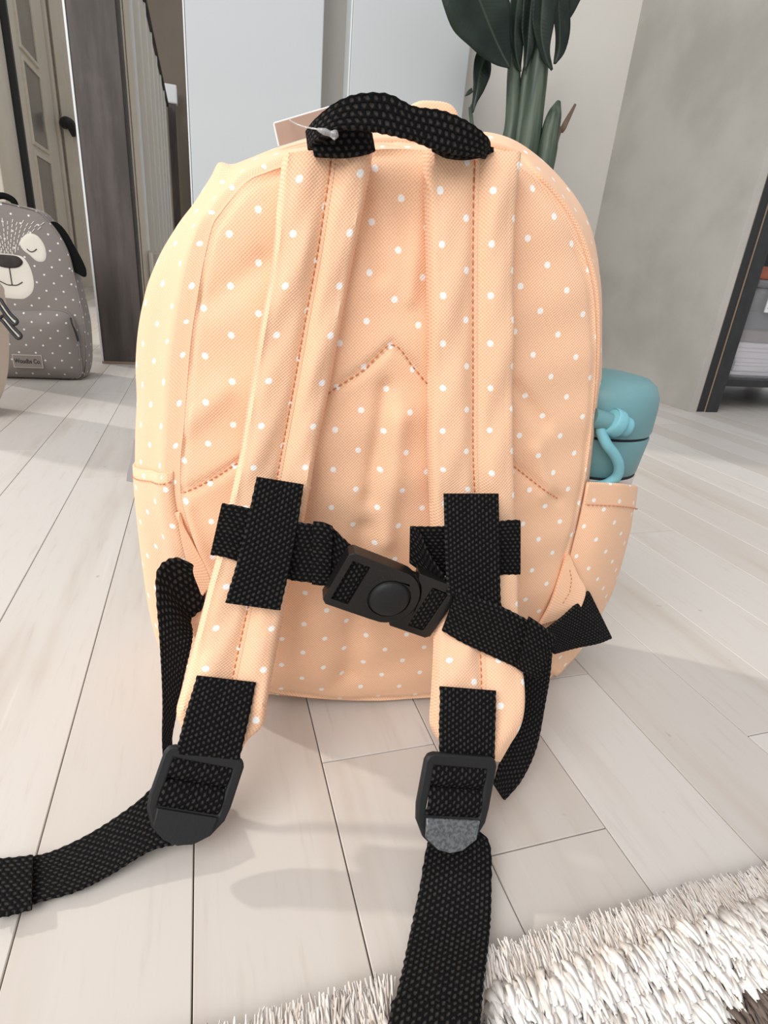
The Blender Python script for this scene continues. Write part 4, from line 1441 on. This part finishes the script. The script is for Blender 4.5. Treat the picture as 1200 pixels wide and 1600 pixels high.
# big leaf hanging down to the left, its tip at the stalks
leaf([(0.5451,1.41,0.8798),(0.5698,1.41,0.8332),(0.5983,1.41,0.7957),(0.6255,1.41,0.762),(0.6527,1.41,0.7326),(0.6756,1.41,0.712)], [.050, .060, .058, .045, .022, .002], [.075, .085, .080, .056, .030, .003], .30)
# folded leaf below it with a curled tip
leaf([(0.6433,1.46,0.7496),(0.6321,1.46,0.7302),(0.6249,1.46,0.7052),(0.623,1.46,0.6771),(0.6204,1.46,0.6522),(0.6191,1.46,0.6296)], [.006, .020, .024, .018, .008, .001], [.020, .024, .018, .010, .004, .001], .5)
leaf([(0.6102,1.455,0.6717),(0.603,1.455,0.6658),(0.5947,1.455,0.6572)], [.004, .005, .001], [.004, .004, .001], .3)
# central furled leaf and the ones to the right
leaf([(0.7202,1.41,0.9031),(0.7284,1.41,0.8513),(0.7331,1.41,0.8082),(0.7418,1.41,0.7758),(0.7582,1.41,0.7461),(0.7799,1.41,0.7236)], [.030, .034, .030, .022, .012, .002], [.022, .026, .024, .018, .010, .002], .6)
leaf([(0.7166,1.43,0.8881),(0.7133,1.43,0.844),(0.7161,1.43,0.7998),(0.7209,1.43,0.7604),(0.7227,1.43,0.7194)], [.020, .025, .022, .015, .003], [.020, .022, .020, .012, .003], .6)
leaf([(0.8212,1.45,0.958),(0.8206,1.45,0.9143),(0.8157,1.45,0.8799),(0.8135,1.45,0.8476),(0.8102,1.45,0.8192)], [.030, .034, .030, .018, .002], [.026, .030, .026, .016, .002], .4)
leaf([(0.6843,1.44,0.8747),(0.6856,1.44,0.8199),(0.691,1.44,0.7754),(0.7051,1.44,0.7368),(0.7186,1.44,0.7187)], [.018, .022, .020, .012, .002], [.014, .018, .016, .010, .002], .4)
leaf([(0.7662,1.44,0.9224),(0.7841,1.44,0.8598),(0.7976,1.44,0.8165),(0.8052,1.44,0.7767),(0.8004,1.44,0.746)], [.022, .026, .024, .018, .003], [.014, .016, .014, .010, .002], .5)

# ---------------------------------------------------------------- black shelf unit with a storage box
sh = thing('shelving_unit', 'black shelving unit standing at the end of the grey wall', 'shelf', (1.60, 1.40, 0))
x0, y0 = 1.60, 1.40
box('side_panel', (1.234 - x0, 1.172 - y0, 0), (1.262 - x0, 1.62 - y0, 1.8), M['blackmetal'], sh, .001)
box('edge_band', (1.2622 - x0, 1.170 - y0, 0), (1.2645 - x0, 1.175 - y0, 1.8), M['rail_tan'], sh)
box('edge_band', (1.2335 - x0, 1.170 - y0, 0), (1.2350 - x0, 1.175 - y0, 1.8), M['rail_tan'], sh)
blk2 = plain('black_stained_wood', (.022, .023, .024), .5, .4, .2, 30)
for x in (1.265, 1.90):
    for y in (1.168, 1.58):
        box('upright', (x - x0, y - y0, 0), (x + .040 - x0, y + .040 - y0, 1.8), blk2, sh, .002)
for z in (.068, .62, 1.15, 1.75):
    box('shelf_board', (1.300 - x0, 1.176 - y0, z), (1.905 - x0, 1.60 - y0, z + .018), blk2, sh, .001)
box('rear_panel', (1.265 - x0, 1.622 - y0, .05), (1.94 - x0, 1.63 - y0, 1.8), M['blackmetal'], sh)

k = NT('clear_plastic_box')
k.b.inputs['Transmission Weight'].default_value = .85
k.base((.93, .93, .95, 1))
k.rough(.22, .5)
k.b.inputs['IOR'].default_value = 1.12
M['clear'] = k.m
sb = thing('storage_box', 'clear plastic storage box of papers on the bottom shelf of the black unit', 'box', (1.475, 1.32, .0862))
hw, hd, hh = .150, .135, .245


def shell(name, z0, z1, a0, b0, a1, b1, th, mat, par):
    P = [rrect(-a, -b, a, b, .02, 4) for a, b in ((a0, b0), (a1, b1), (a1 - th, b1 - th), (a0 - th, b0 - th))]
    Z = [z0, z1, z1, z0 + th]
    V = [(x, y, z) for pts, z in zip(P, Z) for x, y in pts]
    n = len(P[0])
    F = grid_faces(4, n, True)
    F.append(tuple(range(n))[::-1])
    F.append(tuple(range(3 * n, 4 * n)))
    return mk(name, V, F, mat, par, sharp=40)


shell('tub', 0, hh - .02, hw - .022, hd - .02, hw, hd, .003, M['clear'], sb)
white_pl = plain('white_plastic', (.78, .78, .79), .35)
lidb = bevel(box('lid', (-hw - .006, -hd - .006, hh - .02), (hw + .006, hd + .006, hh), M['clear'], sb), .006)
cl = box('clip', (-hw + .035, -hd - .012, hh - .075), (-hw + .125, -hd - .008, hh - .066), white_pl, sb, .001)
box('clip_bar', (-hw + .035, -hd - .012, hh - .066), (-hw + .041, -hd - .008, hh - .03), white_pl, cl, .001)
box('clip_bar', (-hw + .035, -hd - .012, hh - .036), (-hw + .125, -hd - .008, hh - .028), white_pl, cl, .001)
paper = plain('paper', (.88, .84, .84), .8, .2, .04, 30)
rr = random.Random(3)
z = .0862 + .006
for i in range(7):
    t = rr.uniform(.008, .018)
    o = box('paper_stack', (-.112, -.098, 0), (.112, .098, t), paper, None, .002, loc=(1.475 + rr.uniform(-.008, .008), 1.32 + rr.uniform(-.006, .006), z))
    o['label'] = ['lowest', 'second lowest', 'third lowest', 'middle', 'third topmost', 'second topmost', 'topmost'][i] + ' white paper bundle stacked inside the clear storage box'
    o['category'] = 'paper'
    o['group'] = 'paper bundles in the clear storage box'
    z += t + .0005
fb = box('folder', (-.105, -.09, 0), (.10, .09, .03), plain('taupe_folder', (.26, .20, .18), .7, .2), None, .003, loc=(1.478, 1.32, z + .001))
fb['label'] = 'taupe folder on top of the papers in the clear storage box'
fb['category'] = 'folder'
db = box('document_case', (-.108, -.092, 0), (.108, .092, .045), plain('slate_case', (.06, .062, .066), .6, .3), None, .004, loc=(1.476, 1.32, z + .034))
db['label'] = 'dark slate case under the lid of the clear storage box'
db['category'] = 'case'
rl = bevel(box('tray', (-.150, -.125, 0), (.150, .125, .030), plain('rust_card', (.30, .10, .06), .7, .2, .15, 20), None, loc=(1.478, 1.32, .0862 + hh + .001)), .004)
rl['label'] = 'rust red flat tray lying on the clear storage box lid'
rl['category'] = 'tray'
